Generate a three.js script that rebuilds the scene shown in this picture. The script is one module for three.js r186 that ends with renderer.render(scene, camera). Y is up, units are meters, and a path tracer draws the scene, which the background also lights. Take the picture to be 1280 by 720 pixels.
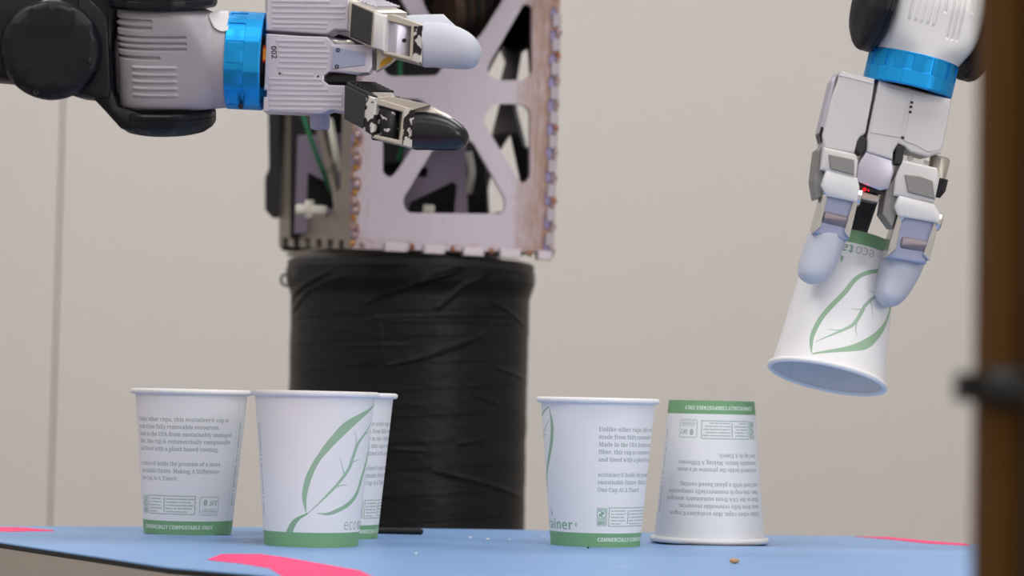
import * as THREE from 'three';
import { mergeGeometries, toCreasedNormals, mergeVertices } from 'three/addons/utils/BufferGeometryUtils.js';
import { RectAreaLightUniformsLib } from 'three/addons/lights/RectAreaLightUniformsLib.js';
import { ImprovedNoise } from 'three/addons/math/ImprovedNoise.js';

// ---------------------------------------------------------------- camera, light, exposure
const F = 3011;                                   // focal length in pixels of the 1280 x 720 frame
const TABLE = 0.74;                               // height of the table top
const scene = new THREE.Scene();
const camera = new THREE.PerspectiveCamera(2 * Math.atan(360 / F) * 180 / Math.PI, 1280 / 720, 0.05, 40);
camera.position.set(0, TABLE + 0.097, 1.65);
camera.rotation.order = 'YXZ';
camera.rotation.set(THREE.MathUtils.degToRad(2.89), 0, THREE.MathUtils.degToRad(1.25));
camera.updateMatrixWorld(true);
camera.focus = 1.69;
camera.userData.fStop = 8.0;
scene.add(camera);
scene.background = new THREE.Color(0x000000);
const renderer = new THREE.WebGLRenderer({ antialias: true });
renderer.toneMapping = THREE.LinearToneMapping;
renderer.toneMappingExposure = 1.03;
renderer.shadowMap.enabled = true;
RectAreaLightUniformsLib.init();
const LAMP_COLOR = new THREE.Color(1.0, 0.985, 0.972);
const LAMP_POWER = 6.0;
const SOFT = { w: 0.9, h: 0.9, power: 4.5 };
const ROOM = { x0: -2.6, x1: 2.8, z0: -2.9, z1: 3.6, h: 2.75 };
// ceiling panels: [x, z, width, length]
const PANELS = [[0.75, 0.55, 1.2, 0.6], [-1.1, 0.55, 1.2, 0.6], [0.75, -1.5, 1.2, 0.6], [-1.1, -1.5, 1.2, 0.6], [0.75, 2.4, 1.2, 0.6], [-1.1, 2.4, 1.2, 0.6]];

// ---------------------------------------------------------------- helpers
const V3 = (x, y, z) => new THREE.Vector3(x, y, z);
const rad = THREE.MathUtils.degToRad;
const noise = new ImprovedNoise();
function rng(seed) { let a = seed >>> 0; return () => { a = (a + 0x6D2B79F5) >>> 0; let t = a; t = Math.imul(t ^ (t >>> 15), t | 1); t ^= t + Math.imul(t ^ (t >>> 7), t | 61); return ((t ^ (t >>> 14)) >>> 0) / 4294967296; }; }
const smooth = (a, b, x) => { const t = Math.min(1, Math.max(0, (x - a) / (b - a))); return t * t * (3 - 2 * t); };
const camQ = camera.quaternion.clone();
const camRight = V3(1, 0, 0).applyQuaternion(camQ), camUp = V3(0, 1, 0).applyQuaternion(camQ), camFwd = V3(0, 0, -1).applyQuaternion(camQ);
// the place seen at a pixel, at a given distance, and on the table top
function at(px, py, d) { return camera.position.clone().addScaledVector(camFwd, d).addScaledVector(camRight, (px - 640) / F * d).addScaledVector(camUp, (360 - py) / F * d); }
function ground(px, py, y = TABLE) {
  const dir = camFwd.clone().addScaledVector(camRight, (px - 640) / F).addScaledVector(camUp, (360 - py) / F);
  return camera.position.clone().addScaledVector(dir, (y - camera.position.y) / dir.y);
}
const used = {};
function numbered(n) { used[n] = (used[n] ?? -1) + 1; return used[n] ? `${n}_${String(used[n]).padStart(3, '0')}` : n; }
function tag(o, label, category, group, kind) {
  if (label) o.userData.label = label;
  if (category) o.userData.category = category;
  if (group) o.userData.group = group;
  if (kind) o.userData.kind = kind;
  return o;
}
function mesh(name, geo, mat, parent, label) {
  const m = new THREE.Mesh(geo, mat);
  m.name = parent === scene ? numbered(name) : name;
  m.castShadow = m.receiveShadow = true;
  if (label) m.userData.label = label;
  parent.add(m);
  return m;
}
function thing(name, pos, quat) {
  const g = new THREE.Group();
  g.name = numbered(name);
  g.position.copy(pos);
  if (quat) g.quaternion.copy(quat);
  scene.add(g);
  return g;
}
function canvas(w, h, draw) {
  const c = document.createElement('canvas'); c.width = w; c.height = h;
  draw(c.getContext('2d'), w, h);
  const t = new THREE.CanvasTexture(c);
  t.colorSpace = THREE.SRGBColorSpace; t.anisotropy = 8;
  t.wrapS = t.wrapT = THREE.RepeatWrapping;
  return t;
}
function noiseTex(size, fn, srgb = false) {           // fn(u, v) -> grey or [r, g, b], 0..1
  const d = new Uint8Array(size * size * 4);
  for (let j = 0; j < size; j++) for (let i = 0; i < size; i++) {
    const r = fn(i / size, j / size), k = (j * size + i) * 4, a = Array.isArray(r) ? r : [r, r, r];
    for (let c = 0; c < 3; c++) d[k + c] = Math.max(0, Math.min(255, a[c] * 255));
    d[k + 3] = 255;
  }
  const t = new THREE.DataTexture(d, size, size, THREE.RGBAFormat);
  t.wrapS = t.wrapT = THREE.RepeatWrapping; t.magFilter = THREE.LinearFilter; t.minFilter = THREE.LinearMipmapLinearFilter; t.generateMipmaps = true;
  if (srgb) t.colorSpace = THREE.SRGBColorSpace;
  t.needsUpdate = true;
  return t;
}
const mat = (color, roughness, metalness = 0, extra = {}) => new THREE.MeshPhysicalMaterial({ color, roughness, metalness, ...extra });
const fineBump = noiseTex(256, (u, v) => 0.5 + 0.5 * noise.noise(u * 64, v * 64, 3.3));
fineBump.repeat.set(40, 40);
// planar uv across a geometry's own x/y box
function boxUV(g) {
  g.computeBoundingBox();
  const b = g.boundingBox, p = g.attributes.position, uv = new Float32Array(p.count * 2);
  for (let i = 0; i < p.count; i++) { uv[2 * i] = (p.getX(i) - b.min.x) / (b.max.x - b.min.x); uv[2 * i + 1] = (p.getY(i) - b.min.y) / (b.max.y - b.min.y); }
  g.setAttribute('uv', new THREE.BufferAttribute(uv, 2));
  return g;
}
// round the corners of a polygon
function rounded(pts, r, n = 5) {
  const out = [], N = pts.length;
  for (let i = 0; i < N; i++) {
    const p = pts[i], a = pts[(i + N - 1) % N], b = pts[(i + 1) % N], rr = p[2] ?? r;
    const la = Math.hypot(a[0] - p[0], a[1] - p[1]), lb = Math.hypot(b[0] - p[0], b[1] - p[1]), k = Math.min(rr, la * 0.49, lb * 0.49);
    if (k < 0.05) { out.push([p[0], p[1]]); continue; }
    const s = [p[0] + (a[0] - p[0]) / la * k, p[1] + (a[1] - p[1]) / la * k], e = [p[0] + (b[0] - p[0]) / lb * k, p[1] + (b[1] - p[1]) / lb * k];
    for (let j = 0; j <= n; j++) { const t = j / n; out.push([(1 - t) ** 2 * s[0] + 2 * t * (1 - t) * p[0] + t * t * e[0], (1 - t) ** 2 * s[1] + 2 * t * (1 - t) * p[1] + t * t * e[1]]); }
  }
  return out;
}
function shapeOf(pts, holes = []) {
  const v = a => a.map(p => new THREE.Vector2(p[0], p[1]));
  const s = new THREE.Shape(v(pts));
  for (const h of holes) s.holes.push(new THREE.Path(v(h)));
  return s;
}
// A drafting frame square to the line of sight: sizes are given in pixels at distance d, turned into metres here.
class Draft {
  constructor(d, ox, oy) { this.d = d; this.U = d / F; this.ox = ox; this.oy = oy; }
  get pos() { return at(this.ox, this.oy, this.d); }
  v(px, py, z = 0) { const k = (F - z) / F; return V3(((px - 640) * k - (this.ox - 640)) * this.U, ((360 - py) * k - (360 - this.oy)) * this.U, z * this.U); }
  poly(pts, z0, z1, { r = 0, b = 1, bz = 0, n = 5, seg = 2, curve = 0, holes = [], sx = 0, sy = 0, crease = 0 } = {}) {
    const f = a => a.map(p => { const q = this.v(p[0], p[1], z1); return p.length > 2 ? [q.x, q.y, p[2] * this.U] : [q.x, q.y]; });
    const B = b * this.U, Bz = (bz || b) * this.U, depth = Math.max((z1 - z0) * this.U - 2 * Bz, 1e-5);
    let g = new THREE.ExtrudeGeometry(shapeOf(curve ? new THREE.SplineCurve([...f(pts), f(pts)[0]].map(p => new THREE.Vector2(p[0], p[1]))).getPoints(curve).slice(0, -1).map(p => [p.x, p.y]) : rounded(f(pts), r * this.U, n), holes.map(h => rounded(f(h.pts ?? h), (h.r ?? r) * this.U))), { depth, bevelEnabled: b > 0, bevelSize: B, bevelThickness: Bz, bevelOffset: -B, bevelSegments: seg, curveSegments: 6 });
    g.translate(0, 0, z0 * this.U + Bz);
    if (sx || sy) {
      const p = g.attributes.position;
      for (let i = 0; i < p.count; i++) { const dz = z1 * this.U - p.getZ(i); p.setX(i, p.getX(i) + sx * dz); p.setY(i, p.getY(i) + sy * dz); }
      g.computeVertexNormals();
    }
    if (crease) g = toCreasedNormals(g, crease);
    return g;
  }
  // a turned piece between two points, with chamfered ends; profile given as [t along, radius px]
  turned(a, b, profile, seg = 48) {
    const A = this.v(...a), B = this.v(...b), L = A.distanceTo(B);
    const g = new THREE.LatheGeometry(profile.map(([t, rr]) => new THREE.Vector2(Math.max(rr, 0.0001) * this.U, t * L)), seg);
    g.applyQuaternion(new THREE.Quaternion().setFromUnitVectors(V3(0, 1, 0), B.clone().sub(A).normalize()));
    g.translate(A.x, A.y, A.z);
    return toCreasedNormals(g, 0.7);
  }
  rod(a, b, rr, c = 0.06, seg = 32) { return this.turned(a, b, [[0, 0], [0, rr * 0.86], [c, rr], [1 - c, rr], [1, rr * 0.86], [1, 0]], seg); }
  tube(pts, rr, seg = 40) { return new THREE.TubeGeometry(new THREE.CatmullRomCurve3(pts.map(p => this.v(...p))), seg, rr * this.U, 10); }
  // a smooth rounded finger end: an outline swollen about its middle line a-b, from depth z0 to z1
  pod(pts, a, b, z0, z1, e = 2.5) {
    const out = new THREE.SplineCurve([...pts, pts[0]].map(p => new THREE.Vector2(p[0], p[1]))).getPoints(110).slice(0, -1), n = out.length, K = 28, P = [], I = [], UVs = [];
    const dx = b[0] - a[0], dy = b[1] - a[1], ll = dx * dx + dy * dy, zm = (z0 + z1) / 2, hz = (z1 - z0) / 2;
    for (let k = 0; k <= K; k++) {
      const sn = Math.sin((k / K - 0.5) * Math.PI), zz = Math.sign(sn) * Math.abs(sn) ** 0.8, w = Math.max(0, 1 - Math.abs(zz) ** e) ** (1 / e);
      out.forEach((p, i) => { const t = Math.max(0, Math.min(1, ((p.x - a[0]) * dx + (p.y - a[1]) * dy) / ll)), cx = a[0] + dx * t, cy = a[1] + dy * t, q = this.v(cx + (p.x - cx) * w, cy + (p.y - cy) * w, z1), z = (zm + hz * zz) * this.U; P.push(q.x, q.y, z); UVs.push(i / n, k / K); });
    }
    for (let k = 0; k < K; k++) for (let i = 0; i < n; i++) { const A = k * n + i, B = k * n + (i + 1) % n, C = A + n, E = B + n; I.push(A, C, B, B, C, E); }
    const g = new THREE.BufferGeometry(); g.setAttribute('position', new THREE.Float32BufferAttribute(P, 3)); g.setAttribute('uv', new THREE.Float32BufferAttribute(UVs, 2)); g.setIndex(I); g.computeVertexNormals();
    const m = g.attributes.normal.getZ((K >> 1) * n * 0 + K * n) ; if (m < 0) { const ix = g.index.array; for (let i = 0; i < ix.length; i += 3) { const t = ix[i]; ix[i] = ix[i + 1]; ix[i + 1] = t; } g.computeVertexNormals(); }
    return g;
  }
  rib(x0, x1, y, h, z, proud = 1.5, lean = 0) { return this.poly([[x0, y - h / 2], [x1, y - h / 2 + lean], [x1, y + h / 2 + lean], [x0, y + h / 2]], z - 1, z + proud, { r: h / 2, b: 0.45, seg: 1 }); }
}

// ---------------------------------------------------------------- materials
const M = {
  wall: mat(0xe2ddd9, 0.75, 0, { bumpMap: fineBump, bumpScale: 0.0003 }),
  ceiling: mat(0xe6e4e0, 0.9),
  floor: mat(0x77726c, 0.6),
  gap: mat(0xcfc9c4, 0.85),
  shell: mat(0xa9a4ac, 0.4, 0.0, { bumpMap: fineBump, bumpScale: 0.00002 }),
  shellLip: mat(0xd2d2d4, 0.3),
  alu: mat(0xd4d0de, 0.4, 0.7),
  aluBright: mat(0xdcdad8, 0.26, 0.9),
  aluWarm: mat(0xcdc6bb, 0.34, 0.75),
  plateBlue: mat(0xa9aecb, 0.4, 0.45),
  white: mat(0xe4e2e2, 0.48),
  handWhite: mat(0xd6d2d2, 0.4, 0.08),
  tipWhite: mat(0xc6c9d6, 0.55),
  anod: mat(0x26a3ea, 0.46, 0.9),
  black: mat(0x0c0c16, 0.42, 0, { specularIntensity: 0.7 }),
  blackGloss: mat(0x17171c, 0.3),
  rubber: mat(0x26262a, 0.55),
  greyPad: mat(0x8f8d8a, 0.5, 0.3),
  dark: mat(0x0b0b0d, 0.6),
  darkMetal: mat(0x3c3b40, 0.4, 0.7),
  yellow: mat(0xd9a32b, 0.5), orange: mat(0xe08a1e, 0.5), red: mat(0xb82a20, 0.5),
  innerLilac: mat(0x8f8398, 0.4, 0.6),
  sideSteel: mat(0x8d857c, 0.42, 0.7),
  copper: mat(0x4a3628, 0.55, 0.4),
  green: mat(0x1d7a52, 0.5),
  slotMetal: mat(0x8b7f86, 0.5, 0.3),
  cream: mat(0xe6e2d6, 0.4),
  pink: mat(0xff3d7c, 0.6),
  paper: mat(0xefedee, 0.55),
};
// aluminium whose black paint has worn off in ragged patches
function worn(seed, cover, base = [0.83, 0.81, 0.79], paint = [0.13, 0.12, 0.14]) {
  const t = noiseTex(256, (u, v) => {
    const n = noise.noise(u * 4.5 + seed, v * 4.5, seed) + 0.4 * noise.noise(u * 11, v * 11, seed * 2.1) + 0.16 * noise.noise(u * 28, v * 28, seed);
    const k = smooth(-0.05, 0.05, n - cover);
    return base.map((b, i) => b * k + paint[i] * (1 - k));
  }, true);
  t.repeat.set(0.8, 1);
  return mat(0xffffff, 0.4, 0.4, { map: t });
}
M.wornLight = worn(3.7, -0.12);
M.wornDark = worn(8.2, 0.28);
M.wornHalf = worn(5.4, 0.02); M.wornHalf.map.repeat.set(0.3, 1);
M.wornStrip = worn(13.1, -0.02); M.wornStrip.map.repeat.set(0.3, 1);

// ---------------------------------------------------------------- the room
{
  const W = ROOM, th = 0.12, cx = (W.x0 + W.x1) / 2, cz = (W.z0 + W.z1) / 2, sx = W.x1 - W.x0, sz = W.z1 - W.z0;
  const slab = (name, w, h, d, x, y, z, m) => tag(mesh(name, new THREE.BoxGeometry(w, h, d).translate(x, y, z), m, scene), null, null, null, 'structure');
  slab('floor', sx + 2 * th, th, sz + 2 * th, cx, -th / 2, cz, M.floor);
  slab('ceiling', sx + 2 * th, th, sz + 2 * th, cx, W.h + th / 2, cz, M.ceiling);
  const back = slab('wall_back', sx + 2 * th, W.h, th, cx, W.h / 2, W.z0 - th / 2 - 0.018, M.gap);
  slab('wall_left', th, W.h, sz, W.x0 - th / 2, W.h / 2, cz, M.wall);
  slab('wall_right', th, W.h, sz, W.x1 + th / 2, W.h / 2, cz, M.wall);
  slab('wall_front', sx + 2 * th, W.h, th, cx, W.h / 2, W.z1 + th / 2, M.wall);
  // wall boards with open joints; one joint stands where the photograph shows the upright line at the left
  const joint = at(72, 360, 1.65 - W.z0 + 0.01).x, pitch = 2.44;
  for (let i = -2; i < 3; i++) {
    const a = Math.max(W.x0, joint + i * pitch) + 0.002, b = Math.min(W.x1, joint + (i + 1) * pitch) - 0.002;
    if (b - a < 0.1) continue;
    const g = new THREE.ExtrudeGeometry(shapeOf([[a, 0.002], [b, 0.002], [b, W.h - 0.002], [a, W.h - 0.002]]), { depth: 0.015, bevelEnabled: true, bevelSize: 0.002, bevelThickness: 0.002, bevelOffset: -0.002, bevelSegments: 2 });
    mesh('panel', g.translate(0, 0, W.z0 - 0.018), M.wall, back);
  }
  slab('shade_panel_1', sx, 0.575, 0.012, cx, 0.2875, W.z0 + 0.006, mat(0xa89f96, 0.8));  // added low panel; its darker colour stands in for shade on the lower wall
  // ceiling lamps
  const glow = new THREE.MeshStandardMaterial({ color: 0xffffff, emissive: LAMP_COLOR, emissiveIntensity: 1.6, roughness: 0.8 });
  PANELS.forEach(([x, z, w, l]) => {
    const t = thing('ceiling_light', V3(x, W.h, z));
    tag(t, `${x > 0 ? 'right' : 'left'} one of the two flat ceiling panel lights ${z < 0 ? 'nearest the back wall' : z < 1 ? 'over the table' : 'behind the camera'}`, 'light');
    const fr = shapeOf([[-w / 2 - 0.02, -l / 2 - 0.02], [w / 2 + 0.02, -l / 2 - 0.02], [w / 2 + 0.02, l / 2 + 0.02], [-w / 2 - 0.02, l / 2 + 0.02]], [[[-w / 2, -l / 2], [-w / 2, l / 2], [w / 2, l / 2], [w / 2, -l / 2]]]);
    mesh('frame', new THREE.ExtrudeGeometry(fr, { depth: 0.03, bevelEnabled: false }).rotateX(Math.PI / 2), M.white, t);
    mesh('diffuser', new THREE.BoxGeometry(w, 0.012, l).translate(0, -0.014, 0), glow, t);
    const L = new THREE.RectAreaLight(LAMP_COLOR, LAMP_POWER, w, l);
    L.position.set(x, W.h - 0.04, z);
    L.lookAt(x, 0, z);
    scene.add(L);
  });
}

// soft lamp on a stand in front, to the right: the blue collars and the cups' right sides mirror it
{
  const foot = V3(1.9, 0, 2.2), t = thing('floor_lamp', foot), head = V3(0, 1.5, 0), aim = V3(0.1, 0.95, 0).sub(foot).sub(head).normalize();
  tag(t, 'square soft lamp on a black tripod stand, behind the camera on the right', 'lamp');
  const q = new THREE.Quaternion().setFromUnitVectors(V3(0, 0, 1), aim), put = g => g.applyQuaternion(q).translate(head.x, head.y, head.z);
  const sw = SOFT.w, sh = SOFT.h, hood = new THREE.CylinderGeometry(Math.SQRT1_2, 0.2, 1, 4, 1, true).rotateY(Math.PI / 4).rotateX(Math.PI / 2).scale(sw, sh, 0.3).translate(0, 0, -0.16);
  mesh('hood', put(hood), mat(0x151517, 0.8, 0, { side: THREE.DoubleSide }), t);
  mesh('diffuser', put(new THREE.BoxGeometry(sw, sh, 0.006).translate(0, 0, -0.012)), new THREE.MeshStandardMaterial({ color: 0xffffff, emissive: 0xffffff, emissiveIntensity: 1.6, roughness: 0.8 }), t);
  mesh('pole', new THREE.CylinderGeometry(0.014, 0.016, 1.42, 20).translate(0, 0.73, 0), M.dark, t);
  for (let i = 0; i < 3; i++) mesh('leg', new THREE.CylinderGeometry(0.009, 0.009, 0.6, 12).rotateZ(1.05).translate(0.26, 0.16, 0).rotateY(i * 2.094), M.dark, t);
  const L = new THREE.RectAreaLight(0xffffff, SOFT.power, sw, sh);
  L.position.copy(foot).add(head).addScaledVector(aim, 0.01); L.lookAt(L.position.clone().add(aim)); scene.add(L);
}

// ---------------------------------------------------------------- the table
function flat(pts, y0, y1, name, m, parent, base, r = 0, b = 0.0008) {       // an upright-walled slab from pixels on the table top
  const g2 = pts.map(p => { const q = ground(p[0], p[1]); return p.length > 2 ? [q.x - base.x, -(q.z - base.z), p[2]] : [q.x - base.x, -(q.z - base.z)]; });
  const g = new THREE.ExtrudeGeometry(shapeOf(rounded(g2, r)), { depth: y1 - y0 - 2 * b, bevelEnabled: b > 0, bevelSize: b, bevelThickness: b, bevelOffset: -b, bevelSegments: 2 });
  g.rotateX(-Math.PI / 2).translate(0, y0 + b - base.y, 0);
  return mesh(name, g, m, parent);
}
{
  const base = V3(0.12, 0, 0.02);
  const table = thing('table', base);
  tag(table, 'thin blue table top with pink tape marks, standing before the black column', 'table');
  const R = rng(11);
  const blue = canvas(2048, 1024, (c, w, h) => {
    c.fillStyle = '#7fa6d8'; c.fillRect(0, 0, w, h);
    for (let i = 0; i < 900; i++) { c.fillStyle = `rgba(${R() < 0.5 ? '120,160,212' : '138,176,224'},${0.05 + R() * 0.1})`; c.fillRect(R() * w, R() * h, 40 + R() * 300, 1 + R() * 3); }
    for (let i = 0; i < 420; i++) { c.fillStyle = R() < 0.55 ? `rgba(70,95,140,${0.3 + R() * 0.4})` : `rgba(205,222,243,${0.3 + R() * 0.4})`; c.beginPath(); c.ellipse(R() * w, R() * h, 0.6 + R() * 2.2, 0.6 + R() * 1.2, 0, 0, 7); c.fill(); }
    for (let i = 0; i < 46; i++) { c.strokeStyle = `rgba(62,96,168,${0.25 + R() * 0.4})`; c.lineWidth = 1 + R() * 1.6; const x = R() * w, y = R() * h; c.beginPath(); c.moveTo(x, y); c.quadraticCurveTo(x + 20, y + 5 - R() * 10, x + 20 + R() * 60, y + R() * 12); c.stroke(); }
    for (let i = 0; i < 16; i++) { c.fillStyle = `rgba(196,216,240,${0.25 + R() * 0.3})`; c.beginPath(); c.ellipse(R() * w, R() * h, 6 + R() * 16, 3 + R() * 8, R() * 3, 0, 7); c.fill(); }
  });
  blue.repeat.set(1 / 1.6, 1 / 0.8); blue.offset.set(0.5, 0.5);
  const top = mat(0xffffff, 0.42, 0, { map: blue, bumpMap: fineBump, bumpScale: 0.00005 });
  flat([[-190, 655.5], [-150, 658.5], [0, 677], [210, 708], [330, 718], [520, 746], [1420, 775], [1350, 691], [1080, 684.5], [690, 679], [250, 668.5], [0, 664.5], [-150, 656]], TABLE - 0.0017, TABLE, 'front_board', top, table, base, 0.004);
  flat([[-190, 655.5], [-150, 658.5], [0, 677], [210, 708], [330, 718], [520, 746], [1420, 775], [1350, 691], [1080, 684.5], [690, 679], [250, 668.5], [0, 664.5], [-150, 656]], TABLE - 0.0045, TABLE - 0.0017, 'backing_board', M.dark, table, base, 0.004);
  flat([[-175, 654.8], [0, 655.5], [165, 656], [480, 658], [660, 660.5], [958, 667], [1070, 668.2], [1155, 673], [1214, 678], [1330, 687.5], [1345, 689.6], [1080, 683.6], [690, 678.1], [250, 667.7], [0, 663.8]], TABLE - 0.005, TABLE - 0.0012, 'back_board', top, table, base, 0.003);
  mesh('leg', new THREE.CylinderGeometry(0.035, 0.035, TABLE - 0.03, 32).translate(0.06, (TABLE - 0.03) / 2 + 0.012, -0.03), M.darkMetal, table);
  mesh('foot', new THREE.LatheGeometry([[0, 0], [0.24, 0], [0.24, 0.008], [0.06, 0.03], [0.036, 0.04]].map(p => new THREE.Vector2(...p)), 48).translate(0.06, 0, -0.03), M.darkMetal, table);
  mesh('support', new THREE.BoxGeometry(0.3, 0.014, 0.24).translate(0.09, TABLE - 0.012, -0.04), M.darkMetal, table);

  // tape marks and litter on the board
  const tape = (pts, y, label) => { const b = ground(pts[0][0], pts[0][1]); const t = flat(pts, y, y + 0.0003, 'tape_mark', M.pink, scene, b, 0.003, 0); t.position.copy(b); tag(t, label, 'tape', null); };
  tape([[259, 700], [277, 693], [326, 693], [356, 697], [450, 713.7], [500, 738], [400, 738], [352, 720], [337, 710.5], [300, 704.5]], TABLE, 'pink angled tape mark on the blue table in front of the leaf cup');
  tape([[-60, 657.6], [-20, 657.2], [28, 657.5], [66, 661], [68, 662.2], [40, 662.2], [0, 663.2], [-60, 662.5]], TABLE - 0.0012, 'pink tape mark at the far left edge of the blue table');
  tape([[1068, 669], [1109, 669.6], [1155, 674], [1208, 678], [1214, 680.5], [1158, 677.5], [1116, 673]], TABLE - 0.0012, 'pink tape mark at the far right edge of the blue table beside the brown post');
  {
    const b = ground(485, 665.5), g = new THREE.CapsuleGeometry(0.0024, 0.05, 6, 16).rotateZ(Math.PI / 2).rotateY(-0.02);
    const s = mesh('rod', g.translate(0, 0.0024, 0), M.dark, scene); s.position.copy(b); s.position.y -= 0.0012;
    tag(s, 'thin black rod lying on the blue table behind the cups, before the column', 'rod');
  }
  const lump = (px, py, rx, ry, seed, m, name, label, cat, group) => {
    const g = new THREE.IcosahedronGeometry(1, 3), p = g.attributes.position;
    for (let i = 0; i < p.count; i++) { const n = 1 + 0.35 * noise.noise(p.getX(i) * 1.7 + seed, p.getY(i) * 1.7, p.getZ(i) * 1.7); p.setXYZ(i, p.getX(i) * n * rx, p.getY(i) * n * ry, p.getZ(i) * n * rx * 0.8); }
    g.computeVertexNormals(); g.computeBoundingBox();
    const b = ground(px, py), o = mesh(name, g.translate(0, -g.boundingBox.min.y, 0), m, scene);
    o.position.copy(b); tag(o, label, cat, group);
  };
  lump(918, 704.5, 0.0033, 0.0016, 2, mat(0xb9916b, 0.8), 'crumb', 'small tan crumb lying on the blue table in front of the inverted cup', 'crumb');
  lump(735, 685.6, 0.0009, 0.0006, 5, M.dark, 'speck', 'tiny dark speck at the foot of the cup right of the column', 'speck');
  for (const [x, y, s] of [[637, 675.5], [588, 673], [610, 674.6], [520, 693], [679, 672.5]].map((a, i) => [...a, i])) lump(x, y, 0.001 + 0.0003 * (s % 3), 0.0006, s + 9, M.paper, 'fleck', 'tiny white fleck lying on the blue table between the cups', 'fleck', 'white flecks on the table');
}

// ---------------------------------------------------------------- paper cups
const CUP = { h: 0.107, rb: 0.0325, rt: 0.0418, rim: 0.0021 };
const cupPrint = canvas(2048, 1024, (c, w, h) => {
  // columns are angles round the cup (leaf side is 0 degrees), rows are heights; front() reads a point off the leaf side of the foremost cup
  const X = a => (a + 75) / 360 * w, Y = t => (1 - t) * h;
  const front = (px, py) => { const t = (682 - py) / 193, r = 60 + t * 17; return [X(Math.asin(Math.max(-0.999, Math.min(0.999, (px - 389.5 - t * 6.5) / r))) * 180 / Math.PI), Y(t)]; };
  c.fillStyle = '#f0eeef'; c.fillRect(0, 0, w, h);
  const G = '#84ad88', GT = '#9aa5a1', GD = '#86ab8e';
  const fill = (pts, col = G) => { c.fillStyle = col; c.beginPath(); pts.forEach((p, i) => i ? c.lineTo(...p) : c.moveTo(...p)); c.closePath(); c.fill(); };
  const spline = (pts, n = 40) => new THREE.SplineCurve(pts.map(p => new THREE.Vector2(...p))).getPoints(n).map(p => [p.x, p.y]);
  const ribbon = (pts, widths, col) => {          // tapered stroke
    const q = spline(pts, 60), L = [], Rr = [];
    q.forEach((p, i) => { const a = q[Math.max(0, i - 1)], b = q[Math.min(60, i + 1)], dx = b[0] - a[0], dy = b[1] - a[1], l = Math.hypot(dx, dy) || 1, f = i / 60 * (widths.length - 1), k = Math.min(widths.length - 2, Math.floor(f)), ww = (widths[k] + (widths[k + 1] - widths[k]) * (f - k)) / 2; L.push([p[0] - dy / l * ww, p[1] + dx / l * ww]); Rr.push([p[0] + dy / l * ww, p[1] - dx / l * ww]); });
    fill([...L, ...Rr.reverse()], col);
  };
  // upper arc of the leaf
  fill([...spline([[472, 501.5], [439, 523], [414, 547], [399, 567], [389.5, 582], [382, 599], [378.5, 620], [383, 639.5]].map(p => front(...p))), ...spline([[384, 639.5], [384.5, 620], [390, 599], [397.5, 582], [406.6, 569], [430, 545], [455, 522], [473, 503.5]].map(p => front(...p)))], '#9dbd9e');
  // stem
  fill([...spline([[386, 639], [369, 647], [361, 657], [357, 666]].map(p => front(...p))), ...spline([[366, 666], [369, 657.5], [376, 647.5], [386, 641]].map(p => front(...p)))], '#8fb493');
  ribbon([[385, 641], [401, 626], [423, 604], [437.6, 585], [441.5, 575], [449, 555], [458, 542], [470, 519]].map(p => front(...p)), [3, 10, 20, 24, 26, 24, 18, 2], '#a3bea6');
  for (const [a, b, m2] of [[[446.5, 556], [445, 538], [447.5, 547]], [[459, 542], [465.5, 538.5], [462, 540]], [[441, 578], [453, 573], [446, 575]], [[432, 593], [426, 570], [429.5, 582]], [[423, 607], [436, 605], [429, 605]]]) ribbon([a, m2, b].map(p => front(...p)), [9, 7, 2], '#b0c2b6');
  // lower right arc, running on round the side of the cup
  ribbon([...[[397, 639.5], [409, 640.5], [420, 637.5], [437.6, 628], [448, 615]].map(p => front(...p)), [X(68), Y(0.46)], [X(80), Y(0.58)], [X(88), Y(0.68)], [X(92), Y(0.79)], [X(91), Y(0.86)], [X(88), Y(0.93)]], [1, 16, 26, 30, 30, 32, 33, 34, 30, 20, 2], '#99ba9b');
  // large name beside the leaf
  c.fillStyle = '#7d9a80'; c.textBaseline = 'alphabetic';
  const word = (txt, x0, x1, y, font, col) => { c.font = font; const m = c.measureText(txt).width; c.save(); c.translate(x0, y); c.scale((x1 - x0) / m, 1); c.fillStyle = col; c.fillText(txt, 0, 0); c.restore(); };
  word('eco', X(40), X(66), Y(0.112), '96px sans-serif', '#b2beb6');
  word('tainer', X(67.5), X(118), Y(0.112), 'bold 92px sans-serif', '#8cb094');
  word('®', X(120.5), X(124.5), Y(0.135), '34px sans-serif', '#7d9a80');
  fill([[X(77.2), Y(0.21)], [X(79), Y(0.25)], [X(81), Y(0.23)], [X(82), Y(0.19)]], '#a3bea6');
  // the paragraphs
  const lines = ['Unlike other cups, this ecotainer® cup is', 'made from fully renewable resources.', 'Made in the USA from sustainably managed', 'fiber, this cup is commercially compostable', 'and lined with a plant based coating.', null, 'ecotainer® holds the promise of a more', 'sustainable future. Making A Difference', 'One Cup At A Time®.'];
  const span = [120, 108, 127, 126, 109, 0, 113, 112, 61];
  let y = 0.787;
  lines.forEach((t, i) => { if (t) word(t, X(148.5), X(148.5 + span[i] * 0.965), Y(y - 0.012), '600 40px serif', GT); y -= i === 4 ? 0.0505 : 0.0505; });
  // certification marks
  c.strokeStyle = GD; c.lineWidth = 4;
  const bx = (a0, a1, t0, t1) => c.strokeRect(X(a0), Y(t1), X(a1) - X(a0), Y(t0) - Y(t1));
  c.fillStyle = '#c4cfc8'; c.fillRect(X(148), Y(0.265), X(161) - X(148), Y(0.142) - Y(0.265));
  c.fillStyle = '#f0eeef'; c.beginPath(); c.arc(X(153.6), Y(0.222), 29, 0, 7); c.fill(); c.strokeStyle = GD; c.stroke();
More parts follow.
